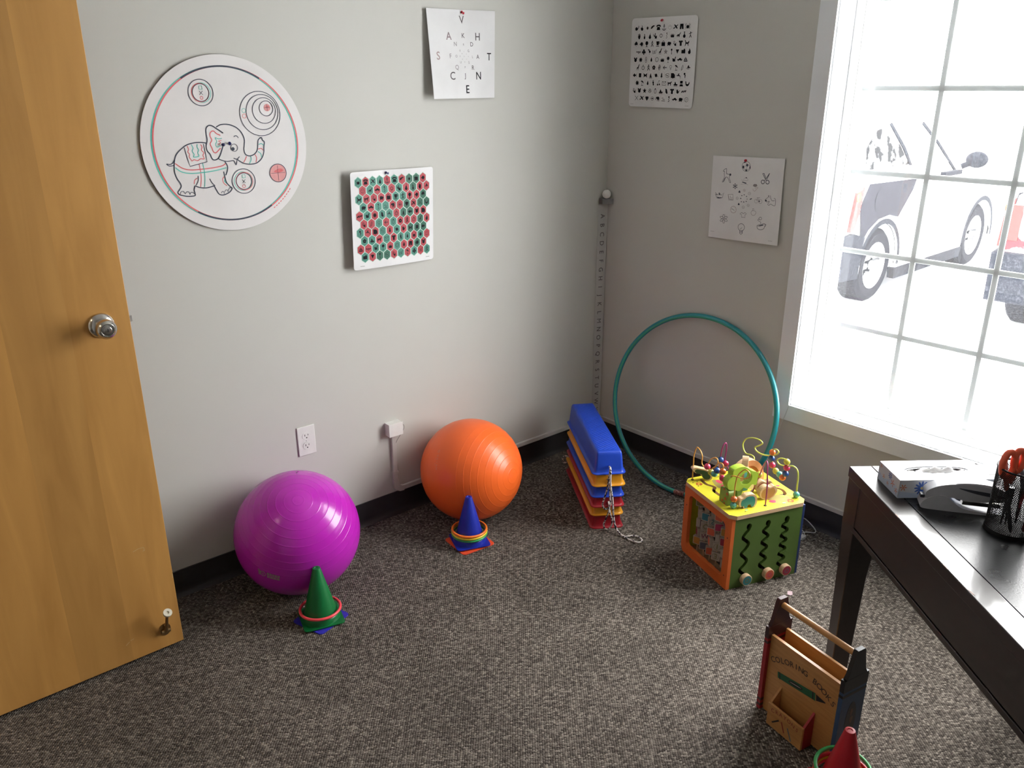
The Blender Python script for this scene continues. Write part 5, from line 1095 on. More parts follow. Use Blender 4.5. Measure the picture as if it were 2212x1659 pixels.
def end_panel(x0, x1, body, spire, outx, nm):
    # crayon silhouette: body, notched shoulder, tapering tip
    hw = .0445
    bodyP = [(yc_-hw, 0), (yc_+hw, 0), (yc_+hw, .268), (yc_+hw-.004, .276), (yc_-hw+.004, .276), (yc_-hw, .268)]
    sp_ = [(yc_-hw+.0065, .276), (yc_+hw-.0065, .276), (yc_+.030, .290), (yc_+.0165, .3520), (yc_+.0145, .3561), (yc_-.0145, .3561), (yc_-.0165, .3520), (yc_-.030, .290)]
    M = frame((x0, 0, 0), (0, 1, 0), (0, 0, 1), (1, 0, 0)); q = MB(); q.prism(bodyP, 0, x1-x0, 0, M); o = q.build('crayon_end_panel', body, tot, bevel=.001)
    MB().prism(sp_, 0, x1-x0, 0, M).build('crayon_tip', spire, o, bevel=.0022)
    e_ = .0004
    for za, zb in ((.240, .2765), (.223, .231), (.030, .038), (.012, .020)): MB().box((x0-e_, yc_-hw-e_, za), (x1+e_, yc_+hw+e_, zb)).build('crayon_band', TBLK if nm == 'r' else MAROON, o)
    if nm == 'r':
        Mo = frame((x1, 0, 0), (0, 1, 0), (0, 0, 1), (1, 0, 0)); q = MB(); q.prism(blob(yc_, .135, .020, .062, 28), 0, .0005, 0, Mo); q.prism(blob(yc_, .165, .005, .012, 10, .2, 3), .0005, .0008, 1, Mo); q.prism(blob(yc_+.003, .140, .006, .012, 10, .2, 3), .0005, .0008, 1, Mo); q.prism(blob(yc_-.002, .112, .006, .010, 10, .2, 3), .0005, .0008, 1, Mo)
        q.build('oval_badge', [TBLK, mat('brown_motif', (.13, .07, .05), .5)], o)
    return o
end_panel(-.012, 0, TRED, MAROON, -.012, 'l'); end_panel(LT, LT+.012, TBLUE, TBLK, LT+.012, 'r')
MB().tube([(-.001, yc_, .3347), (LT+.001, yc_, .3347)], .0085, 24).build('dowel_handle', PINE, tot, smooth=60)
Mf = frame((0, -.0003, 0), (1, 0, 0), (0, 0, 1), (0, -1, 0)); q = MB()
chars = 'COLORING BOOKS'
for k, chx in enumerate(chars):
    if chx == ' ': continue
    t = k/13; x = .016+.202*t; z = .178+.030*(1-((x-.117)/.101)**2); sl = math.atan(-2*.030*(x-.117)/.101**2)*.9
    V, F = text2d(chx, .0235); c_, s_ = math.cos(sl), math.sin(sl)
    q.add([(x+a.x*c_-a.y*s_, z+a.x*s_+a.y*c_, .0002) for a in V], F, 0, Mf)
ang = .14; c_, s_ = math.cos(ang), math.sin(ang)
cr = lambda P: [(.038+a*c_-b*s_, .143+a*s_+b*c_) for a, b in P]
def fp(P, mi, l):
    from mathutils.geometry import tessellate_polygon
    T = tessellate_polygon([[Vector((a, b, 0)) for a, b in P]]); q.add([(a, b, l) for a, b in P], [tuple(t) for t in T], mi, Mf)
fp(cr([(0, -.0095), (.128, -.0115), (.128, .0115), (0, .0095)]), 1, .0002); fp(cr([(.130, -.0095), (.160, -.0015), (.160, .0015), (.130, .0095)]), 2, .0002)
for a0, a1 in ((.006, .009), (.118, .122)): fp(cr([(a0, -.0110), (a1, -.0110), (a1, .0110), (a0, .0110)]), 2, .0004)
fp(cr([(x, y) for x, y in blob(.062, 0, .024, .0065, 18)]), 2, .0004); fp(cr([(x, y) for x, y in blob(.062, 0, .020, .0015, 12)]), 3, .0006)
q.build('painted_lettering', [mat('brown_black_lettering', (.045, .03, .02), .5), mat('crayon_green', (.015, .12, .05), .5), TBLK, mat('dull_white', (.35, .36, .32), .5)], fb, smooth=0)
# crayon tray on the front
tr = bpy.data.objects.new('crayon_tray', None); C.objects.link(tr); tr.parent = tot; TY_ = -.034
MB().box((.052, TY_-.007, .006), (.172, TY_, .078)).build('tray_front', PINE, tr, bevel=.001)
for x0_, x1_, m_ in ((.052, .0585, PINE), (.1655, .172, TRED)):
    q = MB(); q.prism([(0, .006), (TY_, .006), (TY_, .078), (0, .113)], x0_, x1_, 0, frame((0, 0, 0), (0, 1, 0), (0, 0, 1), (1, 0, 0))); q.build('tray_side', m_, tr, bevel=.0008)
MB().box((.0585, TY_, .006), (.1655, 0, .012)).build('tray_floor', PINE, tr)
q = MB(); Mt = frame((0, TY_-.0073, 0), (1, 0, 0), (0, 0, 1), (0, -1, 0))
for k, chx in enumerate('CRAYONS'):
    x = .070+.0140*k; z = .060+.008*(1-((x-.112)/.045)**2); sl = -2*.008*(x-.112)/.045**2*.9; V, F = text2d(chx, .0165); c_, s_ = math.cos(sl), math.sin(sl)
    q.add([(x+a.x*c_-a.y*s_, z+a.x*s_+a.y*c_, .0002) for a in V], F, 0, Mt)
for mi, P in ((1, [(.072, .024), (.094, .046)]), (0, [(.103, .048), (.115, .020)]), (2, [(.124, .044), (.140, .012)])): V, F = ribbon(P, .0042); q.add([(a.x, a.y, .0002) for a in V], F, mi, Mt)
q.build('painted_lettering', [mat('brick_lettering', (.22, .03, .02), .5), TBLK, mat('grey_blue_crayon', (.10, .13, .15), .5)], tr, smooth=0)

# ---------------- desk ----------------
DH = .745; DL, DW = 1.25, .62
dsk = empty('desk', (-.896, -1.714, 0), 'dark espresso wooden desk with an inlaid black top, under the window', 'desk', None, (0, 0, math.atan2(-.7744, -.6327)))
ESP = mat('espresso_wood', (.020, .012, .011), .32, coat=.3, col2=(.015, .009, .008), scale=12, stretch=(1, 6, 6))
def inlay():
    m = bpy.data.materials.new('scuffed_black_inlay'); m.use_nodes = True; n = m.node_tree.nodes; l = m.node_tree.links; b = n['Principled BSDF']; b.inputs['Base Color'].default_value = (.012, .013, .016, 1)
    tc = n.new('ShaderNodeTexCoord'); no = n.new('ShaderNodeTexNoise'); no.inputs['Scale'].default_value = 260; no.inputs['Detail'].default_value = 3; l.new(tc.outputs['Object'], no.inputs[0])
    n2 = n.new('ShaderNodeTexNoise'); n2.inputs['Scale'].default_value = 14; n2.inputs['Detail'].default_value = 6; l.new(tc.outputs['Object'], n2.inputs[0])
    mr = n.new('ShaderNodeMapRange'); mr.inputs['To Min'].default_value = .22; mr.inputs['To Max'].default_value = .36; l.new(n2.outputs[0], mr.inputs['Value']); l.new(mr.outputs[0], b.inputs['Roughness'])
    bu = n.new('ShaderNodeBump'); bu.inputs['Strength'].default_value = .35; bu.inputs['Distance'].default_value = .0006; l.new(no.outputs[0], bu.inputs['Height']); l.new(bu.outputs[0], b.inputs['Normal']); b.inputs['Specular IOR Level'].default_value = .4; return m
B0 = .058
q = MB(); q.box((0, 0, DH-.028), (DL, B0-.0006, DH)); q.box((0, DW-B0+.0006, DH-.028), (DL, DW, DH)); q.box((0, B0, DH-.028), (B0, DW-B0, DH)); q.box((DL-B0, B0, DH-.028), (DL, DW-B0, DH))
topd = q.build('desk_top', ESP, dsk, bevel=.002, bseg=3)
MB().box((B0+.0012, B0+.0012, DH-.020), (DL-B0-.0012, DW-B0-.0012, DH-.0004)).build('top_inlay', inlay(), topd)
MB().box((B0-.001, B0-.001, DH-.0215), (DL-B0+.001, DW-B0+.001, DH-.0205)).build('inlay_groove', DARK, topd)
WORN = mat('worn_bare_wood', (.42, .22, .13), .5)
for x, y, rx, ry, rt_ in ((.063, .047, .016, .0035, .9), (.26, .0015, .010, .0012, 0), (.36, .002, .014, .001, .03), (.47, .0015, .012, .001, 0), (.56, .004, .010, .0012, .1)): MB().prism(blob(x, y, rx, ry, 16, .25, 5, rot=rt_), DH+.0001, DH+.0003).build('worn_patch', WORN, topd, smooth=0)
ap_ = DH-.028
def apron(a, b): return MB().box(a, b)
q = MB(); q.box((.05, .0035, .604), (DL-.05, .024, ap_)); q.box((.05, .0015, .587), (DL-.05, .026, .602)); q.build('front_apron', ESP, dsk, bevel=.0015)
q = MB(); q.box((.05, DW-.024, .604), (DL-.05, DW-.0035, ap_)); q.box((.05, DW-.026, .587), (DL-.05, DW-.0015, .602)); q.build('rear_apron', ESP, dsk, bevel=.0015)
for x0_, x1_ in ((.0035, .024), (DL-.024, DL-.0035)): MB().box((x0_, .05, .587), (x1_, DW-.05, ap_)).build('side_apron', ESP, dsk, bevel=.0015)
for cx, cy in ((0, 0), (DL, 0), (0, DW), (DL, DW)):
    sx, sy = (1 if cx == 0 else -1), (1 if cy == 0 else -1)
    def lp(i0_, w_, z): return [(cx+sx*i0_, cy+sy*i0_, z), (cx+sx*(i0_+w_), cy+sy*i0_, z), (cx+sx*(i0_+w_), cy+sy*(i0_+w_), z), (cx+sx*i0_, cy+sy*(i0_+w_), z)]
    loops = [lp(.012, .040, 0), lp(.006, .056, .45), lp(.002, .068, .587), lp(.002, .068, ap_)]
    q = MB(); V = [p for L in loops for p in L]; F = [(0, 3, 2, 1), (12, 13, 14, 15)]
    for i in range(3):
        for k in range(4): j = (k+1) % 4; F.append((i*4+k, i*4+j, (i+1)*4+j, (i+1)*4+k))
    if sx*sy < 0: F = [tuple(reversed(f)) for f in F]
    q.add(V, F); q.build('leg', ESP, dsk, bevel=.002)

# things on the desk (desk frame -> world)
DM = Matrix.Translation((-.896, -1.714, DH)) @ Matrix.Rotation(math.atan2(-.7744, -.6327), 4, 'Z')
def on_desk(x, y, z=0): return DM @ Vector((x, y, z))
rzd = math.atan2(-.7744, -.6327)
tb_ = empty('tissue_box', on_desk(.0692, .0418), 'white tissue box with blue daisies and orange blossoms, on the desk corner by the window', 'tissue box', None, (0, 0, rzd))
TW, TLn, TH = .1065, .226, .047
CARD = mat('white_box_card', (.60, .62, .66), .35, scale=10); DAISY = mat('cornflower_print', (.05, .11, .36), .4); BLOS = mat('orange_blossom_print', (.60, .14, .04), .4); PALEB = mat('pale_blue_print', (.50, .58, .72), .4); PALY = mat('pale_yellow_print', (.55, .42, .16), .4)
q = MB(); hole = [(TW/2+a, TLn/2+b) for a, b in blob(0, 0, .020, .078, 32)]
V, F = shape2d([(0, 0), (TW, 0), (TW, TLn), (0, TLn)], [hole], .0008); q.add(V, F, 0, Matrix.Translation((0, 0, TH-.0008)))
for a, b in (((0, 0, 0), (.0008, TLn, TH-.0008)), ((TW-.0008, 0, 0), (TW, TLn, TH-.0008)), ((0, 0, 0), (TW, .0008, TH-.0008)), ((0, TLn-.0008, 0), (TW, TLn, TH-.0008)), ((0, 0, 0), (TW, TLn, .0008))): q.box(a, b)
def tdp(P, mi, face, l=.0003):
    from mathutils.geometry import tessellate_polygon
    T = tessellate_polygon([[Vector((a, b, 0)) for a, b in P]])
    M = {'top': frame((0, 0, TH), (1, 0, 0), (0, 1, 0), (0, 0, 1)), 'x': frame((TW, 0, 0), (0, 1, 0), (0, 0, 1), (1, 0, 0)), 'y': frame((0, 0, 0), (1, 0, 0), (0, 0, 1), (0, -1, 0))}[face]
    q.add([(a, b, l) for a, b in P], [tuple(t) for t in T], mi, M)
def daisy(cx, cy, r, n_, mi, face, mc=4):
    for k in range(n_): a = 2*PI*k/n_; tdp(blob(cx+r*.58*math.cos(a), cy+r*.58*math.sin(a), r*.42, r*.13, 10, rot=a), mi, face, .0004)
    tdp(blob(cx, cy, r*.18, r*.18, 10), mc, face, .0006)
def clipd(P, w, h): return [(min(max(a, .0005), w-.0005), min(max(b, .0005), h-.0005)) for a, b in P]
tdp(clipd([(TW*.60, .022), (TW, .022), (TW, .190), (TW*.86, .185), (TW*.80, .100)], TW, TLn), 4, 'top', .0002)
daisy(TW-.026, .062, .024, 12, 1, 'top'); daisy(TW-.014, .108, .012, 9, 2, 'top', 2); daisy(TW-.020, .165, .018, 11, 1, 'top')
for cx, cy, r in ((.030, .020, .010), (.040, .030, .008)): daisy(cx, cy, r, 6, 3, 'top', 3)
tdp([(0.0005, .0005), (TLn-.0005, .0005), (TLn-.0005, .014), (.12, .022), (.06, .010), (.0005, .018)], 3, 'x', .0002)
daisy(.055, .026, .019, 12, 1, 'x'); daisy(.010, .028, .009, 6, 2, 'x', 2); daisy(.150, .022, .018, 11, 1, 'x'); daisy(.105, .034, .008, 6, 2, 'x', 2); daisy(.200, .030, .013, 10, 1, 'x')
tdp([(0.0005, .0005), (TW-.0005, .0005), (TW-.0005, .020), (.07, .030), (.03, .014), (.0005, .024)], 3, 'y', .0002)
for cx, cy, r in ((.030, .020, .007), (.052, .013, .006), (.075, .024, .010), (.095, .014, .008), (.012, .040, .006)): daisy(cx, cy, r, 5, 2, 'y', 2)
daisy(.060, .036, .010, 9, 1, 'y')
q.build('box_card', [CARD, DAISY, BLOS, PALEB, PALY], tb_, smooth=0)
q = MB(); n_ = 14; V = []; F = []
for i in range(n_):
    for j in range(8):
        a = (i/(n_-1)-.5)*.136; b = (j/7-.5)*.030; V.append((TW/2+b, TLn/2+a, TH-.004+.006*math.sin(i*1.9+j*.7)*.6+(.010*math.exp(-(b/.008)**2) if 3 < i < 11 else 0)))
for i in range(n_-1):
    for j in range(7): F.append((i*8+j, i*8+j+1, (i+1)*8+j+1, (i+1)*8+j))
q.add(V, F); q.build('tissue_sheet', mat('tissue_paper', (.86, .86, .86), .8), tb_, solid=.0006)
q = MB(); 
for s_ in (-1, 1): V, F = ribbon([(TW/2+s_*.0195*math.cos(R(t)), TLn/2+.0775*math.sin(R(t))) for t in range(-88, 89, 8)], .010); q.add([(a.x, a.y, TH-.0014) for a in V], F)
q.build('opening_film', mat('clear_film', (.55, .56, .60), .08, coat=.5), tb_, smooth=0)

# stapler: side profile extruded, length towards the picture's right
st = empty('stapler', (-.9650, -1.9250, DH), 'grey full-size stapler with rounded nose, lying between tissue box and mesh cup', 'stapler', None, (0, 0, math.atan2(-.83, .55)))
SG, SGL, SDK = mat('silver_grey_plastic', (.42, .43, .47), .35, coat=.15), mat('pale_grey_plastic', (.62, .63, .66), .25, coat=.3), mat('charcoal_rubber', (.03, .035, .05), .5)
def prof(name, P, w_, m_, par, k=4, bev=.003, closed=True):
    Q = [(v.x, v.y) for v in smooth_path(mm(P), k, True)]; q = MB(); V, F = shape2d(Q, [], w_); q.add(V, F, 0, frame((0, w_/2, 0), (1, 0, 0), (0, 0, 1), (0, -1, 0))); return q.build(name, m_, par, smooth=35, bevel=bev, bseg=3)
bs = prof('stapler_base', [(0, 2), (-2, 12), (6, 24), (22, 34), (40, 38), (52, 34), (70, 20), (90, 10), (120, 7), (165, 6), (168, 1), (90, 0), (30, 0)], .038, SG, st)
ar_ = prof('stapler_arm', [(10, 26), (4, 38), (12, 50), (34, 62), (70, 70), (110, 71), (150, 64), (172, 52), (174, 40), (150, 34), (100, 30), (60, 34), (40, 30)], .034, SG, st)
prof('arm_cap', [(62, 69), (90, 74), (130, 74), (160, 66), (172, 54), (150, 58), (110, 64), (80, 64)], .030, SGL, ar_, bev=.002)
prof('rubber_grip', [(70, 60), (110, 58), (150, 54), (172, 46), (150, 46), (110, 50)], .0352, SDK, ar_, bev=.0006)
q = MB(); q.box((.085, -.009, .016), (.165, .009, .026)); q.build('staple_rail', CHROME, ar_, bevel=.001)
MB().box((-.0035, -.008, .022), (.006, .008, .030)).build('nose_slot', SDK, ar_, bevel=.001)

# mesh pencil cup with its contents
cx, cy = -.9385, -2.1065; cr_, chh = .046, .152
cup = empty('mesh_pencil_cup', (cx, cy, DH), 'black wire-mesh pencil cup holding scissors and pens, at the right picture edge', 'pencil cup')
BLKM = mat('black_wire', (.012, .012, .014), .55, spec=.3)
q = MB(); seg = 76; nz_ = 44; V = []; F = []
for i in range(nz_+1):
    for k in range(seg): t = 2*PI*(k+.5*(i % 2))/seg; V.append((cr_*math.cos(t), cr_*math.sin(t), .008+(chh-.012)*i/nz_))
for i in range(nz_):
    for k in range(seg):
        j = (k+1) % seg
        if i % 2 == 0: F += [(i*seg+k, i*seg+j, (i+1)*seg+k), (i*seg+j, (i+1)*seg+j, (i+1)*seg+k)]
        else: F += [(i*seg+k, (i+1)*seg+j, (i+1)*seg+k), (i*seg+k, i*seg+j, (i+1)*seg+j)]
q.add(V, F); o = q.build('mesh_wall', BLKM, cup, smooth=0); md = o.modifiers.new('wire', 'WIREFRAME'); md.thickness = .0010; md.use_replace = True
q = MB(); q.lathe([(cr_-.001, 0), (cr_+.002, 0), (cr_+.0025, .003), (cr_+.0015, .010), (cr_-.001, .010)], 48, caps=True); q.build('base_band', BLKM, cup)
q = MB(); q.tube([(cr_*math.cos(2*PI*k/64), cr_*math.sin(2*PI*k/64), chh) for k in range(64)], .0024, 10, closed=True); q.build('rim', BLKM, cup, smooth=60)
def V3(x, y, z): return Vector((cx+x, cy+y, DH+z))
RVW, UPV = Vector((.757, -.653, 0)), Vector((0, 0, 1))     # towards picture right
SOR = mat('scissor_orange_plastic', (.85, .13, .06), .35); STEEL = mat('brushed_steel', (.55, .55, .56), .25, metal=1)
sc_ = empty('scissors', V3(-.012, .010, .011), 'orange-handled scissors standing in the mesh cup', 'scissors'); O_ = Vector((-.012, .010, .011))
def T_(p): return p   # local to scissors
for sgn, nm, w_, h_ in ((1, 'handle_loop', .013, .030), (-1, 'handle_loop', .010, .024)):
    base = RVW*(-.016+.020*(sgn < 0))+UPV*(.150+.010*(sgn < 0)); P = [base+RVW*(w_*math.cos(R(t)))*1+UPV*(h_*math.sin(R(t)))*1 for t in range(-90, 270, 18)]
    q = MB().tube(P, .0070, 12, closed=True); q.tube([base+UPV*(-h_), base+UPV*(-h_-.030)+RVW*(.008*sgn)], [.0055, .0045], 12); q.build(nm, SOR, sc_, smooth=60)
q = MB(); q.tube([RVW*.000+UPV*.095, RVW*(-.004)+UPV*.004], [.0060, .0015], 4); q.build('blade', STEEL, sc_, smooth=20)
q = MB(); q.tube([RVW*.004+UPV*.095, RVW*(.006)+UPV*.004], [.0060, .0015], 4); q.build('blade', STEEL, sc_, smooth=20)
def pen(name, a, b, r, m_, cap, label, cat, capcol=None):
    a, b = V3(*a), V3(*b); d = (b-a); e = empty(name, a, label, cat)
    q = MB().tube([Vector((0, 0, 0)), d*.06, d*.99, d], [r*.3, r, r, r*.8], 14); o = q.build('barrel', m_, e, smooth=50)
    MB().tube([d*cap, d*1.0, d*1.03], [r*1.15, r*1.15, r*.7], 14).build('cap', capcol or m_, e, smooth=50)
pen('marker', (-.006, -.030, .011), (.030, -.034, .125), .0050, mat('red_marker_plastic', (.42, .02, .03), .35), .7, 'red marker leaning inside the mesh cup', 'marker')
pen('pen', (-.030, -.014, .011), (-.008, .034, .165), .0042, mat('grey_pen_plastic', (.12, .12, .14), .3), .7, 'grey pen leaning in the mesh cup behind the red marker', 'pen')
# purple-handled punch / fancy scissors
ps = empty('craft_scissors', V3(.018, -.006, .011), 'purple and grey craft scissors standing in the mesh cup', 'scissors')
PUR2, GRY2 = mat('purple_grip_plastic', (.09, .035, .24), .35), mat('light_grey_grip', (.33, .34, .40), .4)
for dx_, m_, h_ in ((-.010, GRY2, .020), (.012, PUR2, .024)):
    base = RVW*dx_+UPV*(.148+.004*(dx_ > 0)); P = [base+RVW*(.011*math.cos(R(t)))+UPV*(h_*math.sin(R(t))) for t in range(-90, 270, 18)]
    q = MB().tube(P, .0062, 12, closed=True); q.tube([base+UPV*(-h_), UPV*.085], [.006, .005], 12); q.build('handle_loop', m_, ps, smooth=60)
q = MB()
q.tube([UPV*.090, UPV*.003], [.0065, .002], 4); q.build('blade', STEEL, ps, smooth=20)

# ---------------- cords and scrap on the floor ----------------
q = MB().tube(smooth_path([(-.0195, -1.0370, .530), (-.0205, -1.0360, .482), (-.021, -1.003, .355), (-.024, -.990, .240), (-.030, -1.020, .130), (-.036, -1.060, .040), (-.040, -1.085, .0040), (-.042, -1.095, .0030)], 8), .0009, 6)
o = q.build('pull_cord', mat('pale_cord', (.62, .62, .60), .6), smooth=80, origin=(-.02, -1.03, .4)); tag(o, 'thin pale cord hanging from the window casing corner to the floor', 'cord')
cabm = mat('white_cable', (.50, .50, .50), .45)
q = MB().tube(smooth_path([(-.150, -1.190, .0050), (-.110, -1.196, .0050), (-.070, -1.200, .0050), (-.046, -1.226, .0050), (-.024, -1.216, .0080), (.0 -.0180, -1.170, .0300), (-.040, -1.150, .0420), (-.052, -1.160, .0480), (-.075, -1.175, .0560), (-.100, -1.170, .0400), (-.130, -1.150, .0120), (-.110, -1.120, .0050), (-.080, -1.130, .0050), (-.060, -1.170, .0060), (-.090, -1.210, .0050), (-.140, -1.220, .0050)], 8), .0022, 8)
q.box((-.128, -1.222, .0), (-.098, -1.205, .010)); o = q.build('coiled_cable', cabm, smooth=60, origin=(-.08, -1.18, 0)); tag(o, 'tangled white cable on the carpet behind the activity cube', 'cable')
q = MB(); P = [(-.4990, -1.3830), (-.4790, -1.3720), (-.4700, -1.3850), (-.4860, -1.3960), (-.4960, -1.3940)]; q.prism([(x+.0040, y) for x, y in P], .0008, .0022); o = q.build('paper_scrap', mat('pink_paper_scrap', (.55, .40, .44), .7), origin=(-.484, -1.384, .001)); tag(o, 'tiny pale pink scrap on the carpet in front of the cube', 'scrap')

# ---------------- outside: snow and parked cars ----------------
SNOW = mat('trodden_snow', (.86, .88, .90), .7, col2=(.80, .83, .86), scale=1.5)
q = MB().box((.40, -30, -.5), (60, 30, -.30)); o = q.build('ground_outside', SNOW); struct(o)
struct(MB().box((WT, -8, -.5), (.40, 6, -.02)).build('trim_2', mat('foundation_concrete', (.5, .5, .5), .8)))
TIRE = mat('tyre_rubber', (.005, .005, .008), .9, spec=.04, col2=(.03, .03, .036), scale=60, lo=.5, hi=.75, bump=.3)
ALLOY = mat('alloy_wheel', (.62, .63, .65), .35, metal=.5); BLKP = mat('dark_trim_plastic', (.006, .007, .011), .8, spec=.04, col2=(.035, .037, .045), scale=60, lo=.5, hi=.75)
def wheel(par, x, y, z, sgn, r=.345, w=.235):
    e = bpy.data.objects.new('wheel', None); C.objects.link(e); e.parent = par; e.location = (x, y, z)
    M = frame((0, 0, 0), (1, 0, 0), (0, 0, 1), (0, -sgn, 0)) if sgn > 0 else frame((0, 0, 0), (-1, 0, 0), (0, 0, 1), (0, 1, 0))
    q = MB(); q.lathe([(.215, -w/2), (.30, -w/2-.004), (r-.020, -w/2+.008), (r, -w/2+.035), (r, w/2-.035), (r-.020, w/2-.008), (.30, w/2+.004), (.222, w/2-.006), (.214, w/2-.02)], 56, 0, M, caps=False)
    for k in range(64):   # tread blocks
        t = 2*PI*k/64
        for zz in (-.085, -.04, .005, .05): q.box((r-.004, -.011, zz), (r+.0055, .011, zz+.034), 0, M @ Matrix.Rotation(t+(.05 if zz in (-.04, .05) else 0), 4, 'Z'))
    q.build('tyre', TIRE, e, smooth=30)
    q = MB(); holes = [stroke_outline([(.095*math.cos(R(a)), .095*math.sin(R(a))), (.165*math.cos(R(a)), .165*math.sin(R(a)))], .050) for a in range(0, 360, 60)]
    V, F = shape2d(circle_pts(0, 0, .214, 48), holes, .02); q.add(V, F, 0, M @ Matrix.Translation((0, 0, w/2-.055))); q.lathe([(.214, -w/2+.02), (.222, w/2-.004), (.206, w/2-.012), (.200, w/2-.045)], 48, 0, M, caps=False); q.lathe([(.045, w/2-.04), (.040, w/2-.020), (.012, w/2-.016)], 24, 0, M); q.build('wheel_rim', ALLOY, e, smooth=30)
    q = MB(); q.lathe([(.205, -.02), (.205, 0)], 40, 0, M); q.build('brake_backing', BLKP, e)
def car(loc, rot, sgn, paint, label, name='parked_car', mirror=True, low=0.):
    """local x forward, y inwards*sgn (side nearest the viewer at y=0), z up from the ground; wheels at x=0 and 2.5"""
    root = empty(name, loc, label, 'car', None, (0, 0, rot)); Y = lambda y: y*sgn; WD = 1.74
    def arch(cx, r=.405, a0=15, a1=165, zc=.345): return [(cx+r*math.cos(R(a)), zc+r*math.sin(R(a))) for a in range(a1, a0-1, -10)]
    lower = [(-.66, .36), (-.40, .30)]+arch(0)+[(.42, .25), (2.08, .25)]+arch(2.5)+[(3.02, .30), (3.22, .40), (3.26, .62), (3.20, .84), (2.70, 1.00), (1.95, 1.10), (1.0, 1.14), (-.30, 1.17), (-.60, 1.14), (-.70, .95), (-.70, .50)]
    # body as stacked slices across the width: tumblehome at both sides
    q = MB(); n = len(lower); sl = [(0.00, .985, .0), (.035, 1., .0), (WD-.035, 1., .0), (WD, .985, 0)]; V = []; F = []
    for y, s, d in sl:
        for x, z in lower: V.append((1.28+(x-1.28)*s, Y(y+(.05 if z > .9 and y < .5 else 0)-(.05 if z > .9 and y > .5 else 0)), z))
    for i in range(3):
        for k in range(n): j = (k+1) % n; F.append((i*n+k, i*n+j, (i+1)*n+j, (i+1)*n+k))
    from mathutils.geometry import tessellate_polygon
    T = tessellate_polygon([[Vector((x, z, 0)) for x, z in lower]]); F += [tuple(t) for t in T]+[tuple(3*n+i for i in t)[::-1] for t in T]
    q.add(V, F); q.build('car_body', paint, root, smooth=35)
    gh = [(-.52, 1.16), (-.42, 1.42), (-.18, 1.62), (.30, 1.70), (.95, 1.66), (1.35, 1.44), (1.90, 1.10)]
    q = MB(); n = len(gh); V = []; F = []
    for f in (0, 1):
        for x, z in gh:
            ins = .055+.20*max(0, z-1.1); V.append((x, Y(ins if not f else WD-ins), z))
    F = [tuple(range(n)), tuple(range(n, 2*n))[::-1]]+[(k, n+k, n+(k+1) % n, (k+1) % n) for k in range(n)]
    q.add(V, F); gho = q.build('car_roof', paint, root, smooth=25)
    def side_poly(nm, P, m_, off, par): 
        q = MB()
        for yy in (0,): q.add([(x, Y(.055+.20*max(0, z-1.1)-off), z) for x, z in P]+[(x, Y(.055+.20*max(0, z-1.1)-off+.02), z) for x, z in P], [tuple(range(len(P))), tuple(range(len(P), 2*len(P)))[::-1]]+[(k, len(P)+k, len(P)+(k+1) % len(P), (k+1) % len(P)) for k in range(len(P))])
        return q.build(nm, m_, par, smooth=0)
    side_poly('window_pane', [(-.34, 1.25), (-.30, 1.44), (-.10, 1.58), (.16, 1.62), (.40, 1.42), (.56, 1.25)], mat('seat_filled_glass', (.005, .005, .006), .7, spec=.03, col2=(.50, .54, .55), scale=9, lo=.46, hi=.56), .006, gho)
    side_poly('window_pane', [(.66, 1.24), (.30, 1.62), (.88, 1.60), (1.22, 1.40), (1.52, 1.22)], mat('painted_sky_glare', (.75, .78, .80), .4), .006, gho)  # second pane: sky glare put into its pale opaque colour
    side_poly('window_seal', [(.575, 1.24), (.44, 1.40), (.18, 1.63), (.22, 1.64), (.49, 1.41), (.62, 1.24)], BLKP, .012, gho)
    side_poly('window_seal', [(.90, 1.61), (1.25, 1.41), (1.66, 1.12), (1.70, 1.13), (1.28, 1.43), (.93, 1.63)], BLKP, .012, gho)
    if mirror:
        q = MB(); Mm = Matrix.Translation((1.78, Y(-.11), 1.235)); q.ball((0, 0, 0), .1, 18, 10, 0, Mm, (.7, 1.1, .85)); q.tube([(1.74, Y(.02), 1.16), (1.77, Y(-.06), 1.20)], .03, 10); q.build('wing_mirror', BLKP, root, smooth=50)
        q = MB(); q.box((1.30, Y(-.004) if sgn > 0 else Y(.05), 1.085), (1.74, Y(.05) if sgn > 0 else Y(-.004), 1.13)); q.build('belt_trim', BLKP, root, bevel=.004)
    Mf_ = frame((0, Y(-.003), 0), (1, 0, 0), (0, 0, 1), (0, -sgn, 0))
    q = MB(); q.prism(blob(-.16, .98, .085, .10, 24), -.002, .004, 0, Mf_); V, F = ribbon(circle_pts(-.16, .98, .088, 28, .103), .008, True); q.add([(a.x, a.y, .006) for a in V], F, 1, Mf_); q.build('fuel_flap', [mat('grey_body_panel', (.007, .007, .011), .7, spec=.04, col2=(.014, .014, .02), scale=20), BLKP], root)
    q = MB(); q.prism([(-.42, .60), (-.30, .72), (-.12, .80), (.10, .82), (.30, .78), (.55, 1.02), (.60, 1.12), (-.40, 1.14), (-.52, .95)], -.001, .002, 0, Mf_); q.build('rear_quarter_panel', mat('grey_body_panel', (.03, .03, .04), .6), root)
    q = MB(); q.prism([(-.68, .74), (-.62, 1.08), (-.50, 1.12), (-.54, .92), (-.60, .74)], -.02, .008, 0, Mf_); q.prism(blob(-.60, 1.04, .035, .04, 14), .008, .012, 1, Mf_)
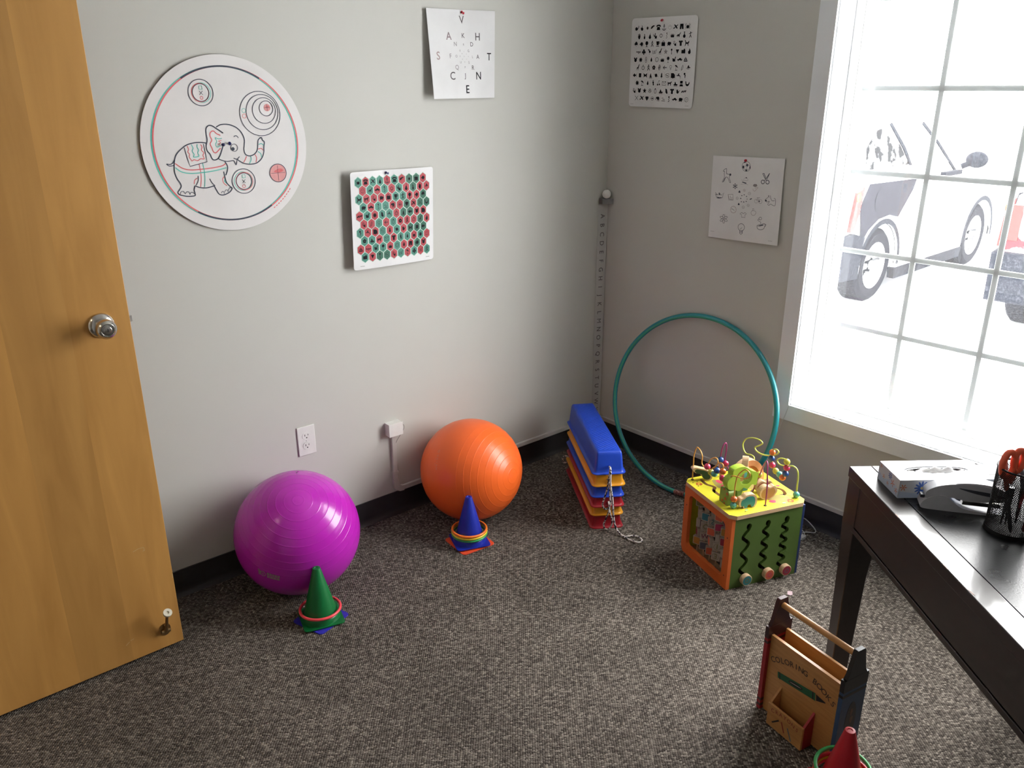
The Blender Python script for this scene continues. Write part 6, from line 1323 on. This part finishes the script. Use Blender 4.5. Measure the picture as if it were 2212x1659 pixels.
    q.box((-.712, Y(.02) if sgn > 0 else Y(.14), .80), (-.695, Y(.14) if sgn > 0 else Y(.02), 1.08)); q.build('tail_light', [mat('red_lens', (.30, .010, .008), .5, spec=.2), mat('amber_lens', (.50, .10, .012), .5, spec=.2)], root, smooth=0)
    q = MB(); q.prism([(-.74, .30), (-.40, .28), (-.41, .50), (-.36, .66), (-.60, .72), (-.76, .70)], -WD, .012, 0, frame((0, Y(0), 0), (1, 0, 0), (0, 0, 1), (0, -sgn, 0))); q.build('rear_bumper', BLKP, root, bevel=.02)
    for cx_ in (0, 2.5):
        V, F = ribbon([(cx_+.425*math.cos(R(a)), .345+.425*math.sin(R(a))) for a in range(-5, 186, 10)], .05); q = MB(); q.add([(a.x, a.y, .008) for a in V]+[(a.x, a.y, -.02) for a in V], F+[tuple(len(V)+i for i in f)[::-1] for f in F], 0, Mf_); q.build('arch_moulding', BLKP, root)
        q = MB(); q.tube([(cx_+.40*math.cos(R(a)), Y(.30), .345+.40*math.sin(R(a))) for a in range(0, 181, 12)], .02, 6); q.build('wheel_well', BLKP, root)
        wheel(root, cx_, Y(.14), .345, sgn); wheel(root, cx_, Y(WD-.14), .345, -sgn)
    q = MB(); q.box((.45, Y(.20) if sgn > 0 else Y(WD-.2), .20), (2.0, Y(WD-.2) if sgn > 0 else Y(.20), .26)); q.build('underbody', BLKP, root)
    q = MB(); q.prism([(.40, .16), (2.06, .16), (2.10, .27), (.38, .27)], -.06, .004, 0, Mf_); q.build('side_sill', BLKP, root, bevel=.01)
    return root
WHT = mat('white_car_paint', (.80, .81, .82), .4, scale=3); REDC = mat('blown_out_red_paint', (.30, .010, .014), .5, spec=.1, col2=(.80, .82, .84), scale=7, lo=.40, hi=.52)  # white patches in the red paint imitate overexposed daylight
car((4.892, .978, -.30), math.atan2(.070, 2.507), 1, WHT, 'white hatchback with dark arches parked on snow outside the window')
car((5.20, -.14, -.30), math.atan2(.070, 2.507), -1, REDC, 'red car parked outside at the right picture edge, its rear wheel showing', mirror=False)
